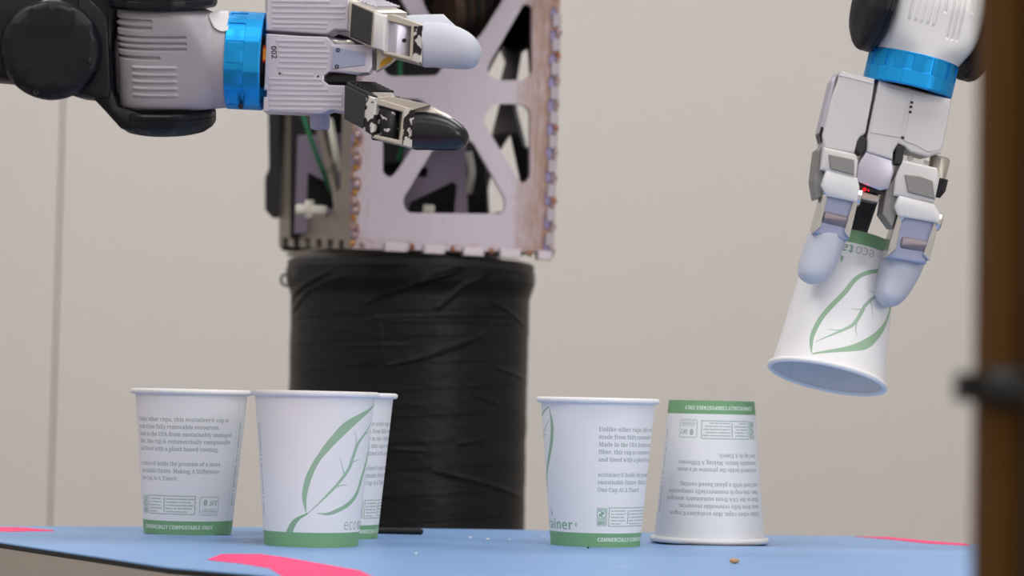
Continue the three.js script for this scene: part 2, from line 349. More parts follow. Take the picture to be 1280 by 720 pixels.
  ribbon([[X(151), Y(0.245)], [X(155.6), Y(0.228)], [X(151.8), Y(0.215)], [X(156.4), Y(0.2)]], [2, 16, 16, 2], GD);
  word('BPI', X(149.6), X(157.6), Y(0.15), 'bold 34px sans-serif', GD);
  c.lineWidth = 5; bx(163, 228, 0.142, 0.265);
  c.fillStyle = GD; c.fillRect(X(188.5), Y(0.25), 7, Y(0.157) - Y(0.25));
  const R = rng(4);
  for (let i = 0; i < 5; i++) { for (const [a, b] of [[165.5, 186.5], [191.5, 226]]) { let x = X(a); const e = X(b) - (i === 4 ? 50 : R() * 18); while (x < e) { const l = 3 + R() * 4; c.fillStyle = '#8aa894'; c.fillRect(x, Y(0.248 - i * 0.0215), l, 8); x += l + 2 + (R() < 0.16 ? 5 : 0); } } }
  c.lineWidth = 4; c.strokeStyle = '#93ab9a'; c.beginPath(); c.roundRect(X(234), Y(0.26), X(259) - X(234), Y(0.136) - Y(0.26), 14); c.stroke();
  word('SFI', X(246), X(256.5), Y(0.204), 'bold italic 44px sans-serif', '#93ab9a');
  c.fillStyle = '#93ab9a'; c.beginPath(); c.ellipse(X(241), Y(0.222), 13, 24, 0, 0, 7); c.fill();
  c.strokeStyle = '#f0eeef'; c.lineWidth = 3; c.beginPath(); c.moveTo(X(241), Y(0.245)); c.lineTo(X(241), Y(0.19)); c.stroke();
  c.fillStyle = '#afc0b5'; for (const t of [0.181, 0.17, 0.151]) { let x = X(237.5); while (x < X(255.5)) { const l = 3 + R() * 5; c.fillRect(x, Y(t), l, 6); x += l + 2; } }
  c.strokeStyle = '#93ab9a'; c.lineWidth = 3; c.beginPath(); c.moveTo(X(234), Y(0.16)); c.lineTo(X(259), Y(0.16)); c.stroke();
  // small line of print running up the seam (too small to read)
  { let q = Y(0.2); while (q > Y(0.79)) { const l = 6 + R() * 9; c.fillStyle = '#a2ada6'; c.fillRect(X(-74), q - l, 16, l); q -= l + 3 + (R() < 0.15 ? 12 : 0); } }
  c.fillStyle = '#c3c8c6'; c.fillRect(X(279.5), Y(0.93), 3, Y(0.1) - Y(0.93));
  // green band at the foot
  c.fillStyle = '#7bab7c'; c.fillRect(0, Y(0.094), w, h - Y(0.094));
  word('COMMERCIALLY COMPOSTABLE ONLY', X(149.5), X(253), Y(0.038), 'bold 40px sans-serif', '#e6efe5');
});
const printed = mat(0xffffff, 0.5, 0, { map: cupPrint });
const cupParts = (() => {
  const P = a => a.map(p => new THREE.Vector2(p[0], p[1])), { h, rb, rt, rim } = CUP, t = 0.0005;
  const wall = new THREE.LatheGeometry(P([[rb, 0], [rb + (rt - rb) * 0.33, h * 0.33], [rb + (rt - rb) * 0.66, h * 0.66], [rt, h - 0.002]]), 160);
  { const p = wall.attributes.position, uv = wall.attributes.uv; for (let i = 0; i < p.count; i++) uv.setY(i, p.getY(i) / h); }
  const liner = new THREE.LatheGeometry(P([[rt - t, h - 0.002], [rb - t, 0.0075], [0.0001, 0.0075]]), 96);
  const foot = new THREE.LatheGeometry(P([[0.0001, 0.0065], [rb - 0.0012, 0.0065], [rb - 0.0008, 0.0002], [rb - 0.0004, 0], [rb, 0]]), 96);
  const roll = new THREE.TorusGeometry(rt + 0.0012, rim, 18, 160).rotateX(Math.PI / 2).translate(0, h - rim, 0);
  return { wall, liner: toCreasedNormals(liner, 0.6), foot: toCreasedNormals(foot, 0.6), roll };
})();
function cupOrient(up, face, toward) {              // up: from foot to rim; face: the print angle turned towards the viewer
  const y = up.clone().normalize(), z = toward.clone().addScaledVector(y, -toward.dot(y)).normalize(), x = y.clone().cross(z);
  return new THREE.Quaternion().setFromRotationMatrix(new THREE.Matrix4().makeBasis(x, y, z)).multiply(new THREE.Quaternion().setFromAxisAngle(V3(0, 1, 0), -rad(face + 75)));
}
const cup0 = thing('paper_cup', V3(0, 0, 0));
mesh('cup_wall', cupParts.wall, printed, cup0); mesh('liner', cupParts.liner, M.paper, cup0); mesh('rim', cupParts.roll, M.paper, cup0); mesh('base', cupParts.foot, M.paper, cup0);
let cupCount = 0;
function cup(foot, up, face, label) {
  const o = cupCount++ ? cup0.clone() : cup0;
  if (o !== cup0) { o.name = numbered('paper_cup'); scene.add(o); }
  o.position.copy(foot); o.quaternion.copy(cupOrient(up, face, camera.position.clone().sub(foot)));
  tag(o, label, 'cup', 'printed paper cups');
}
const UP = V3(0, 1, 0);
cup(ground(234.5, 666), UP, 220, 'upright white paper cup covered in small printed lines, leftmost cup on the table');
cup(ground(389, 681), UP, 0, 'upright white paper cup with a big green leaf facing front, nearest cup on the table');
cup(ground(417, 671), UP, 123, 'upright white paper cup half hidden behind the big leaf cup');
cup(ground(744, 681), UP, 147, 'upright white paper cup right of the black column, printed lines at its right half');
cup(ground(886.5, 677.5).add(V3(0, CUP.h, 0)), V3(0, -1, 0), 216, 'inverted white paper cup standing rim down on the table, green band on top');
const heldUp = V3(-Math.sin(rad(13.6)) * Math.cos(rad(13)), -Math.cos(rad(13.6)) * Math.cos(rad(13)), Math.sin(rad(13))).applyQuaternion(camQ);
const heldRim = at(1033, 474, 1.775);
cup(heldRim.clone().addScaledVector(heldUp, -CUP.h), heldUp, 68, 'tilted inverted white paper cup held in the air by robot fingers');

// ---------------------------------------------------------------- robot wrist shared by both arms: hand axis along +x, everything in pixels of its draft
function wristGeo(D, cx, cy, { bodyTurn, ringTurn, tilt, dist, s = 1, puckR = 62 }) {
  const U = D.U * s, c = D.v(cx, cy, 0);
  const place = (g, turn, tl) => { if (tl) { g.translate(dist * U, 0, 0); g.rotateX(tl); g.translate(-dist * U, 0, 0); } g.rotateZ(turn); g.translate(c.x, c.y, c.z); return g; };
  // white housing: an upright drum that runs over into a round neck; slots and ribs stand in relief
  const NX = 170, NA = 640, pos = [], idx = [], x0 = -dist - 58, x1 = -19.5, R0 = 58;
  const slots = [[54, -108, 3.4, 3.5], [45.5, -108, 3.4, 3.5], [34, -66, 2.8, 3], [26.5, -66, 2.8, 3], [19.5, -66, 2.8, 3], [9, -99, 3.4, 3.5]], ribs = [-3, -11.5, -20, -28.5, -37];
  for (let i = 0; i <= NX; i++) {
    const t = i / NX, x = x0 + (x1 - x0) * (t < 0.35 ? t * t / 0.35 * 0.5 + t * 0.5 : t), xc = x + dist;   // closer rows near the round end
    const k = smooth(5, 66, xc);
    const hd = xc < 0 ? Math.sqrt(Math.max(R0 * R0 - xc * xc, 0.02)) : R0 + 1.0 * smooth(0, 80, xc);
    const hh = 63 - 4 * smooth(40, 75, xc), n = 9 - 7 * k, oy = 6 * (1 - smooth(20, 70, xc));
    for (let j = 0; j <= NA; j++) {
      const a = j / NA * 2 * Math.PI, ca = Math.cos(a), sa = Math.sin(a);
      const q = Math.pow(Math.abs(ca) ** n + Math.abs(sa) ** n, -1 / n), yy = sa * q * hh + oy, zz = ca * q * hd; let d = 0;
      const f = smooth(-2, 4, zz);
      for (const [gy, ge, gw, gd] of slots) d -= gd * smooth(gw * 0.7, gw * 0.3, Math.abs(yy - gy)) * smooth(ge + 1.5 + dist - 101 + 101 - dist, ge - 1.5, x + dist - 101) * f;
      for (const gy of ribs) d += 1.9 * smooth(2.8, 0.7, Math.abs(yy - gy)) * smooth(-136, -132, x + dist - 101) * smooth(-76, -82, x + dist - 101) * f;
      const rr = Math.hypot(Math.min(xc, 0), zz) || 1;
      pos.push((x + (xc < 0 ? xc / rr * d : 0)) * U, yy * U, (zz + zz / rr * d) * U);
    }
  }
  for (let i = 0; i < NX; i++) for (let j = 0; j < NA; j++) { const a = i * (NA + 1) + j, b = a + NA + 1; idx.push(a, b, a + 1, b, b + 1, a + 1); }
  const body = new THREE.BufferGeometry();
  body.setAttribute('position', new THREE.Float32BufferAttribute(pos, 3));
  body.setAttribute('uv', new THREE.Float32BufferAttribute(new Float32Array(pos.length / 3 * 2).map((_, i) => i % 2 ? pos[(i >> 1) * 3 + 1] * 8 : pos[(i >> 1) * 3] * 8), 2));
  body.setIndex(idx); body.computeVertexNormals();
  // flat turned pads above and below
  const puck = (y0, y1, R) => toCreasedNormals(new THREE.LatheGeometry([[0, y0], [R - 6, y0], [R - 2, y0 + (y1 - y0) * 0.12], [R, y0 + (y1 - y0) * 0.3], [R, y0 + (y1 - y0) * 0.46], [R - 0.7, y0 + (y1 - y0) * 0.5], [R, y0 + (y1 - y0) * 0.54], [R, y1 - (y1 - y0) * 0.16], [R - 2, y1], [0, y1]].map(p => new THREE.Vector2(Math.max(p[0], 0.01) * U, p[1] * U)), 96), 0.5).translate(-dist * U, 0, 0);
  const dome = toCreasedNormals(new THREE.LatheGeometry([[0, -91.5], [36, -91], [48, -88], [56.5, -82], [60, -77.5], [61, -74], [61, -69], [60.3, -68.5], [61, -68], [61, -63], [59, -60.5], [0, -60.5]].map(p => new THREE.Vector2(Math.max(p[0], 0.01) * U * puckR / 61, p[1] * U)), 96), 0.5).translate(-dist * U, 0, 0);
  // collar: inner sleeve, outer band and castellated lugs
  const sleeve = toCreasedNormals(new THREE.LatheGeometry([[57, -20], [60.5, -20], [61, -19.5], [61, -17.6], [59.8, -17.4], [59.8, 4]].map(p => new THREE.Vector2(p[0] * U, p[1] * U)), 96), 0.5);
  const band = toCreasedNormals(new THREE.LatheGeometry([[58, 3], [60.4, 3], [61, 3.6], [61, 22], [60, 23.5], [50, 23.5]].map(p => new THREE.Vector2(p[0] * U, p[1] * U)), 128), 0.5);
  const lug = (a0, a1) => { const sh = new THREE.Shape(); sh.absarc(0, 0, 61 * U, a0, a1, false); sh.absarc(0, 0, 57.5 * U, a1, a0, true); const g = new THREE.ExtrudeGeometry(sh, { depth: 21.4 * U, bevelEnabled: true, bevelSize: 0.5 * U, bevelThickness: 0.5 * U, bevelOffset: -0.5 * U, bevelSegments: 2, curveSegments: 12 }); return toCreasedNormals(g.rotateX(-Math.PI / 2).translate(0, -18.6 * U, 0), 0.5); };
  const turnX = g => g.rotateZ(-Math.PI / 2);
  return {
    body: place(body, bodyTurn, tilt), padLow: place(dome, bodyTurn, tilt), padHigh: place(puck(90, 68, puckR + 5), bodyTurn, tilt),
    sleeve: place(turnX(sleeve), ringTurn), band: place(turnX(band), ringTurn), lugs: Array.from({ length: 14 }, (_, i) => place(turnX(lug(i / 14 * 2 * Math.PI + 0.1, (i + 0.56) / 14 * 2 * Math.PI + 0.1)), ringTurn)),
  };
}
const screwGeo = (D, x, y, z, r) => D.turned([x, y, z - 2], [x, y, z + 1], [[0, 0], [0, r], [0.8, r], [1, r * 0.85], [1, r * 0.5], [0.5, r * 0.46], [0.5, 0]], 20);

// ---------------------------------------------------------------- left robot arm and hand
{
  const D = new Draft(1.62, 200, 75);
  const arm = thing('robot_manipulator', D.pos, camQ);
  tag(arm, 'robot arm with black elbow, blue wrist collar and open metal hand, upper left', 'robot arm');
  // elbow
  const elbow = mesh('elbow_housing', D.turned([64, 62, -40], [64, 62, 72], [[0, 0], [0, 56], [0.06, 62], [0.8, 62], [0.87, 61.4], [0.93, 59], [0.97, 55], [0.985, 50], [0.987, 44], [0.985, 38], [0.98, 30], [0.978, 20], [0.977, 8], [0.977, 0]], 128), M.black, arm);
  for (const [x, y, z] of [[54, 9, 67], [114, 76, 67], [45, 115, 67]]) mesh('screw', screwGeo(D, x, y, z, 3.6), M.darkMetal, elbow);
  mesh('upper_link', D.poly([[-170, -40], [40, -30], [70, 5], [60, 100], [45, 119], [30, 112], [14, 101], [-5, 98], [-170, 84]], -46, 52, { r: 8, b: 10, seg: 4, crease: 0.6 }), M.black, arm);
  const yoke = mesh('yoke', D.poly([[70, -26], [172, -26], [172, 6], [150, 8], [143, 26], [139, 60], [140, 110], [148, 132], [176, 140], [178, 161], [163, 164], [150, 160], [131, 139], [115, 122], [96, 120], [70, 112]], -34, 34, { r: 5, b: 7, seg: 4, crease: 0.6 }), M.black, arm);
  mesh('web_plate', D.poly([[98, -14], [134, 20], [138, 110], [136, 122], [117, 121.5], [94, 116]], 20, 40, { r: 3, b: 3, seg: 3, crease: 0.6 }), M.black, yoke);
  mesh('screw', screwGeo(D, 131, 116, 40, 3.4), M.dark, yoke);
  mesh('upper_arm', D.turned([-150, 25, 0], [380, -165, -1480], [[0, 0], [0, 60], [0.05, 72], [0.5, 80], [0.95, 70], [1, 0]], 48), M.black, arm);
  // wrist
  const w = wristGeo(D, 307, 76, { bodyTurn: 0, ringTurn: rad(-2.9), tilt: rad(11.5), dist: 101 });
  const housing = mesh('wrist_housing', w.body, M.shell, arm);
  mesh('port_cover', D.turned([163, 87, 25], [155.2, 87, 29.6], [[0, 0], [0, 15], [0.9, 15], [1, 13.5], [1, 0]], 40), mat(0x4d4a51, 0.5), housing);
  {                                                        // thin cover plate that follows the round neck
    const rows = [[13, 272, 285], [17, 262, 286], [20, 261, 286], [24, 262.5, 286], [28, 264.5, 286], [32, 266.5, 286], [35, 269, 285.5], [37.5, 273, 284.5], [39, 277, 281]], P = [], I = [], n = 10;
    for (const lift of [2.4, -2]) for (const [y, a, b] of rows) for (let i = 0; i <= n; i++) { const x = a + (b - a) * i / n, z = Math.sqrt(Math.max(4, 60.5 ** 2 - (y + 4 - 76) ** 2)) + lift + 4.5 * (1 - smooth(40, 75, x - 206)); const q = D.v(x, y, z); P.push(q.x, q.y, q.z); }
    const w1 = n + 1, N = rows.length * w1, quad = (a, b, c, d) => I.push(a, b, c, b, d, c);
    for (let j = 0; j < rows.length - 1; j++) { for (let i = 0; i < n; i++) quad(j * w1 + i, (j + 1) * w1 + i, j * w1 + i + 1, (j + 1) * w1 + i + 1); for (const i of [0, n]) quad(j * w1 + i, (j + 1) * w1 + i, N + j * w1 + i, N + (j + 1) * w1 + i); }
    for (const j of [0, rows.length - 1]) for (let i = 0; i < n; i++) quad(j * w1 + i, j * w1 + i + 1, N + j * w1 + i, N + j * w1 + i + 1);
    let g = new THREE.BufferGeometry(); g.setAttribute('position', new THREE.Float32BufferAttribute(P, 3)); g.setIndex(I); g = toCreasedNormals(g, 0.6);
    mesh('lip_cover', g, new THREE.MeshPhysicalMaterial({ color: 0xd8d8da, roughness: 0.3, side: THREE.DoubleSide }), housing);
  }
  mesh('pad', w.padLow, M.black, arm); mesh('pad', w.padHigh, M.black, arm);
  const collar = mesh('wrist_collar', mergeGeometries([w.sleeve.toNonIndexed ? w.sleeve : w.sleeve, w.band]), M.anod, arm);
  for (const g of w.lugs) mesh('lug', g, M.anod, collar);
  for (const [x, y] of [[309.5, 54], [301, 133]]) mesh('pin', D.rod([x, y, 45], [x, y, 61 * Math.sqrt(Math.max(0.02, 1 - ((y - 76) / 61) ** 2)) + 0.3], 3.2), M.dark, collar);
  mesh('flange', D.turned([324, 77.5, 0], [333, 78, 0], [[0, 0], [0, 32], [1, 32], [1, 0]], 64), M.dark, arm);
  // palm
  const upper = mesh('palm_shell', D.poly([[334, -30], [428, -30], [437, -6], [436, 38], [418, 37], [408, 43], [332, 38]], -26, 33, { r: 2.5, b: 2 }), M.alu, arm);
  for (const [x0, x1, y] of [[340, 412, 1], [340, 431, 7.5], [340, 431, 14.5], [340, 431, 21.5], [340, 410, 28], [340, 408, 33.5]]) mesh('rib', D.rib(x0, x1, y, 3, 33, 1.7, 1), M.alu, upper);
  const plateMap = canvas(512, 512, (c, cw, ch) => {
    c.fillStyle = '#fff'; c.fillRect(0, 0, cw, ch);
    const sx = cw / 114, sy = ch / 100;                         // plate runs 326..440 across and 42..142 down
    c.save(); c.translate((336.2 - 326) * sx, (57.5 - 42) * sy); c.rotate(Math.PI / 2 - 0.04); c.scale(1.08, 0.95); c.fillStyle = '#26242c'; c.font = 'bold 46px sans-serif'; c.textBaseline = 'alphabetic'; c.fillText('002', 0, 0); c.restore();
  });
  const bore = (x, y, r = 2.8) => ({ r: 0, pts: Array.from({ length: 16 }, (_, i) => [x + r * Math.cos(i * Math.PI / 8), y + r * Math.sin(i * Math.PI / 8)]) });
  const lower = mesh('palm_shell', boxUV(D.poly([[332, 42], [376, 45], [409, 46], [418, 55], [440, 57], [440, 89], [424, 90], [411, 90], [405, 95], [405, 101], [411, 106], [432, 107], [432, 140], [414, 137], [400, 142], [329, 139], [329.5, 121, 0.5], [333, 121, 0.5], [333.3, 112.5, 0.5], [329.8, 112.5, 0.5]], -20, 34, { r: 2, b: 1.3, holes: [bore(349.5, 92), bore(397.5, 95.6)] })), mat(0xd4d0de, 0.4, 0.7, { map: plateMap }), arm);
  for (const [x0, x1, y] of [[345, 405, 50.5], [348, 408, 57], [348, 411, 63.5], [348, 410, 70], [348, 410, 76.5], [346, 407, 83.5], [352, 391, 92.2], [335, 402, 98], [335, 404, 104.5], [336, 410, 111], [336, 428, 117.5], [336, 428, 124], [336, 428, 130.5], [336, 404, 136]]) mesh('rib', D.rib(x0, x1, y, 3, 34, 1.7, 1.2), M.alu, lower);
  mesh('back_shell', D.poly([[334, 46], [438, 58], [440, 108], [428, 138], [331, 138]], -30, -20, { r: 2, b: 1.5 }), M.alu, lower);
  mesh('joint_pin', D.turned([403, 97.5, 12], [446, 98.5, 12], [[0, 0], [0, 5], [0.05, 7.4], [0.12, 8.4], [1, 8.4], [1, 0]], 36), M.blackGloss, lower);
  const sticker = mesh('warning_sticker', D.poly([[328.8, 60], [333, 60], [332, 75], [328, 75]], 20, 34.8, { b: 0.2, seg: 1 }), M.orange, arm);
  mesh('red_end', D.poly([[329, 57], [333, 57], [333, 60.4], [329, 60.4]], 20, 34.9, { b: 0.2, seg: 1 }), M.red, sticker);
  mesh('red_end', D.poly([[328, 74.6], [332, 74.6], [332, 78], [328, 78]], 20, 34.9, { b: 0.2, seg: 1 }), M.red, sticker);
  mesh('pin_cap', D.turned([400, 130, -4], [400, 162, -4], [[0, 12.5], [0.88, 12.5], [0.97, 11.5], [1, 9], [1, 0]], 40), M.plateBlue, arm);
  mesh('tendon', D.tube([[404, 46, 12], [420, 52, 18], [434, 54, 18], [452, 58, 12]], 4.5), M.aluBright, arm);
  mesh('tendon', D.rod([424, 48, 4], [458, 56, 22], 5), M.darkMetal, arm);
  // middle finger base between the two plates, its finger reaching away behind
  const mid = mesh('finger', D.poly([[412, 55], [460, 56], [466, 61], [465.5, 84], [461, 91], [448, 93], [412, 89]], 2, 35, { r: 4, b: 2.5, crease: 0.6, seg: 3 }), M.alu, arm);
  const cover = mesh('cover_plate', D.poly([[415.5, 58], [458, 66], [457, 81.5], [414, 86.5]], 33, 36.4, { r: 2, b: 0.7 }), M.plateBlue, mid);
  for (const [x, y] of [[422.5, 62.6], [421, 83.2]]) mesh('screw', screwGeo(D, x, y, 36.4, 2.7), M.darkMetal, mid);
  mesh('hinge_pin', D.rod([468.5, 58, 4], [467.5, 88, 4], 5), M.alu, mid);
  mesh('link', D.poly([[471, 58], [500, 56], [500, 68], [484, 81], [470, 89]], 6, 31, { r: 1.5, b: 1.2 }), M.aluWarm, mid);
  mesh('yellow_sticker', D.poly([[475.5, 77], [483, 71.5], [492.5, 71], [488, 78], [474.5, 85]], 28, 31.5, { b: 0.2, seg: 1 }), M.yellow, mid);
  mesh('fingertip', D.poly([[500, 18], [527, 16.5], [554, 16, 4], [562, 24, 4], [572, 33, 8], [578, 52], [500, 60]], -34, 8, { r: 7, b: 6, bz: 18, n: 8, seg: 9, crease: 1 }), M.tipWhite, mid);
  mesh('phalanx', D.poly([[480, 40], [505, 22], [512, 56], [490, 74]], -24, 12, { r: 3, b: 2 }), M.aluWarm, mid);

  // a finger seen from its back: knuckle with pad, hinge block, barrel in a bracket, tip
  const index = mesh('finger', D.poly([[436, 0], [468, 12.5], [476, 16], [472, 61], [462, 59.5], [436, 47]], 6, 56, { r: 2, b: 1.6, sx: 0.62, sy: 0.12 }), M.aluWarm, arm);
  mesh('knuckle_pad', D.poly([[440, 4], [466, 15.5], [463.5, 57], [437, 45.5]], 52, 59, { r: 2.5, b: 1.4 }), M.rubber, index);
  for (let i = 0; i < 6; i++) { const t = i / 5; mesh('fin', D.poly([[445 + t * 22, -1.5 + t * 8.2], [447 + t * 22, -0.8 + t * 8.2], [447 + t * 22, 1.2 + t * 8.2], [445 + t * 22, 0.5 + t * 8.2]], 6, 52, { b: 0.4, seg: 1, sx: 0.62, sy: 0.12 }), M.alu, index); }
  mesh('hinge_block', D.poly([[466.5, 14.5], [483, 20], [480, 64.5], [464, 59]], 8, 58, { r: 3, b: 3, seg: 4, sx: 0.42, sy: 0.12, crease: 0.7 }), M.handWhite, index);
  mesh('barrel', D.turned([498.5, 26, 32], [495, 71, 32], [[0, 0], [0, 17], [0.04, 18.5], [0.96, 18.5], [1, 17], [1, 0]], 64), M.alu, index);
  mesh('screw', screwGeo(D, 505.5, 50.5, 49.5, 2.6), M.darkMetal, index);
  mesh('bracket', D.poly([[484, 18], [491, 17.5], [529, 31], [527, 79.5], [514, 76], [478, 67], [479, 64], [512, 70.5], [514, 33.5], [484, 25.5]], 14, 54, { r: 1, b: 1 }), M.aluWarm, index);
  mesh('worn_strip', boxUV(D.poly([[517.5, 32.5], [528.5, 32], [526, 79.5], [515.5, 76]], 20, 55, { b: 0.6 })), M.wornStrip, index);
  mesh('fingertip', D.pod([[528, 25], [542, 24.5], [560, 27], [578, 33.5], [592, 43], [600, 55], [601, 67], [596, 78], [586, 83.5], [565, 83], [540, 81.5], [527, 80], [526.5, 66], [527.5, 40]], [527, 52], [574, 60], 2, 57), M.tipWhite, index);

  const ring = mesh('finger', D.poly([[433, 102], [459, 114], [468, 120], [464, 168], [453, 161], [430, 149]], 6, 56, { r: 2, b: 1.6, sx: 0.6, sy: 0.06 }), M.darkMetal, arm, 'finger with black pad and black fingertip');
  mesh('knuckle_pad', D.poly([[431, 106], [457, 119], [453.5, 161], [430, 148]], 52, 59, { r: 2.5, b: 1.4 }), M.rubber, ring);
  for (let i = 0; i < 5; i++) { const t = i / 4; mesh('fin', D.poly([[438 + t * 21, 101 + t * 10], [441 + t * 21, 102.2 + t * 10], [441 + t * 21, 104.6 + t * 10], [438 + t * 21, 103.4 + t * 10]], 8, 54, { b: 0.4, seg: 1, sx: 0.6, sy: 0.06 }), M.dark, ring); }
  mesh('link', boxUV(D.poly([[457, 118], [471, 123], [467, 171], [453, 162]], 10, 57, { r: 2, b: 2, seg: 3, sx: 0.35, sy: 0.08 })), M.wornLight, ring);
  mesh('hinge_cap', D.poly([[457, 117], [462, 115], [490, 115.5, 3], [493.5, 122, 3], [487, 125], [464, 123]], 6, 50, { r: 1.5, b: 1.2 }), M.aluBright, ring);
  mesh('barrel', boxUV(D.turned([484, 130, 34], [480.5, 176, 34], [[0, 0], [0, 15], [0.04, 16.5], [0.96, 16.5], [1, 15], [1, 0]], 64)), M.wornDark, ring);
  mesh('bracket', D.poly([[468, 125], [476, 124], [517, 137], [513, 184], [502, 181], [465, 172], [466, 168], [499, 175], [503, 140], [468, 130]], 12, 55, { r: 1, b: 1 }), M.aluWarm, ring);
  mesh('bracket_top', D.poly([[472, 123], [486, 119.5], [538, 131], [517, 137.5]], 8, 52, { r: 1, b: 1 }), M.aluWarm, ring);
  mesh('bracket_back', D.poly([[468, 126], [516, 138], [512, 182], [466, 170]], 4, 10, { r: 1, b: 1 }), M.aluWarm, ring);
  mesh('worn_strip', boxUV(D.poly([[505, 137], [518, 137], [514.5, 184.5], [502.5, 181]], 20, 56, { b: 0.6 })), M.wornHalf, ring);
  mesh('tip_sheen_piece', D.poly([[514, 136.5], [538, 131.5], [560, 143], [578, 157], [570, 170], [514, 170]], 2, 44, { r: 3, b: 4, seg: 4, crease: 0.7 }), M.aluWarm, ring);  // added pale piece standing in for the sheen on the black tip's upper face
  mesh('fingertip', D.pod([[515, 137.5], [532, 137], [550, 140], [566, 146.5], [579, 156], [586, 167], [584, 178], [575, 185], [560, 186.5], [535, 186], [514.5, 184.5], [515.5, 172], [516, 150]], [515, 161], [560, 165], 4, 58), M.blackGloss, ring);
}

// ---------------------------------------------------------------- right robot arm and hand
{
  const D = new Draft(1.75, 1140, 84);
  const arm = thing('robot_manipulator', D.pos, camQ);
  tag(arm, 'robot arm reaching down with blue wrist collar, its white hand gripping a paper cup', 'robot arm');
  const w = wristGeo(D, 1138.5, 91, { bodyTurn: rad(-103.5), ringTurn: rad(-103.5), tilt: rad(-9), dist: 84, s: 0.925, puckR: 71 });
  mesh('wrist_housing', w.body, M.white, arm);
  mesh('pad', w.padLow, M.black, arm); mesh('pad', w.padHigh, M.black, arm);
  const collar = mesh('wrist_collar', mergeGeometries([w.sleeve, w.band]), M.anod, arm);
  for (const g of w.lugs) mesh('lug', g, M.anod, collar);
  mesh('yoke', D.poly([[1080, -40], [1262, -5], [1270, -60], [1090, -130]], -30, 30, { r: 12, b: 7, seg: 4, crease: 0.6 }), M.black, arm);
  mesh('upper_arm', D.turned([1175, -70, 0], [660, -170, -1160], [[0, 0], [0, 60], [0.05, 70], [0.5, 76], [0.95, 66], [1, 0]], 48), M.black, arm);
  mesh('flange', D.turned([1135.2, 105, 0], [1131.5, 122, 0], [[0, 0], [0, 27], [1, 27], [1, 0]], 48), M.dark, arm);
  // palm
  const p1 = mesh('palm_shell', D.poly([[1052, 88, 4], [1094, 98.5, 4], [1091, 120], [1082, 166], [1074, 174], [1068, 192], [1030, 186], [1028, 170], [1038, 128]], -30, 33, { r: 3, b: 3, seg: 3 }), M.handWhite, arm);
  mesh('rim_strip', D.poly([[1050, 92], [1092, 102.5], [1091.3, 105], [1049, 94.5]], 31, 34, { b: 0.4, seg: 1 }), M.white, p1);
  mesh('side_plate', D.poly([[1047, 90], [1040, 101], [1024, 166], [1028, 176], [1034, 150]], -22, 22, { r: 2, b: 2 }), M.alu, p1);
  mesh('dark_joint_insert', D.poly([[1027, 158], [1034, 162], [1034, 172], [1027, 178], [1024, 168]], -10, 27, { r: 2, b: 1.5 }), M.darkMetal, p1);
  const p2 = mesh('palm_shell', D.poly([[1099, 100, 3], [1145, 112, 2], [1190, 124, 4], [1184, 160], [1176, 192], [1160, 196], [1138, 190], [1131, 184, 6], [1123, 180, 6], [1117, 190], [1116, 200], [1083, 190], [1084, 172]], -30, 33, { r: 3, b: 3, seg: 3 }), M.handWhite, arm);
  mesh('cover_plate', D.poly([[1101, 106], [1136, 115.5], [1125, 172], [1088, 166]], 32, 34, { r: 3, b: 0.6 }), M.handWhite, p2);
  mesh('cover_plate', D.poly([[1141, 117], [1188, 129], [1178, 181, 5], [1174, 187], [1160, 190], [1144, 181], [1130, 176]], 32, 34, { r: 4, b: 0.6 }), M.handWhite, p2);
  for (const [x, y] of [[1140, 128], [1139, 133.5], [1138, 140], [1128.5, 172]]) mesh('slot_shade_mark', D.poly([[x - 1.6, y - 1.8], [x + 1.8, y - 1.2], [x + 1.4, y + 1.8], [x - 2, y + 1.2]], 32, 34.5, { b: 0.2, seg: 1 }), M.darkMetal, p2);  // dark raised bits that stand in for the shade inside small slots
  for (const [x, y] of [[1138, 198], [1158, 203]]) mesh('screw', screwGeo(D, x, y, 30, 3.6), M.aluBright, p2);
  mesh('dark_joint_insert', D.poly([[1077, 169], [1083, 174], [1082, 186], [1076, 194], [1070, 188], [1072, 176]], 4, 35, { r: 3, b: 1.5 }), M.rubber, arm);  // black filler in the slot, its colour standing in for recess shade
  mesh('dark_joint_insert', D.poly([[1121, 182, 4], [1131, 183, 4], [1128, 206], [1118, 205]], 4, 35, { r: 3, b: 1.5 }), M.rubber, arm);  // second slot filled the same way, black in place of shade
  // middle finger bent away with a glowing red dot, its black tip on the cup's foot
  const mid = mesh('finger', D.poly([[1082, 188], [1117, 200], [1118, 214], [1111, 236, 4], [1100, 238], [1070, 226], [1072, 206]], -24, 30, { r: 3, b: 3, seg: 3, crease: 0.7 }), M.alu, arm, 'bent finger with black tip and red light');
  mesh('sensor_window', D.poly([[1073, 228], [1104, 236], [1101, 243], [1072, 236]], -24, 24, { r: 1, b: 0.8 }), M.dark, mid);
  const led = new THREE.MeshStandardMaterial({ color: 0x550008, emissive: 0xff1020, emissiveIntensity: 0.9, roughness: 0.4 });
  mesh('led', D.turned([1080.5, 236.8, 22], [1080.5, 236.8, 25.4], [[0, 2.6], [0.6, 2.6], [1, 1.6], [1, 0]], 16), led, mid, 'small glowing red light');
  mesh('led', D.turned([1085.5, 238, 22], [1085.5, 238, 25], [[0, 1.4], [0.6, 1.4], [1, 0.8], [1, 0]], 12), led, mid);
  const lp = new THREE.PointLight(0xff1020, 0.00003, 0.4); lp.position.copy(D.v(1082, 237, 30)).applyQuaternion(camQ).add(D.pos); lp.castShadow = true; lp.shadow.radius = 0.1; scene.add(lp);
  mesh('phalanx', D.poly([[1071, 237], [1101, 245], [1098, 253], [1068, 247]], -28, 18, { r: 1.5, b: 1.2 }), M.aluWarm, mid);
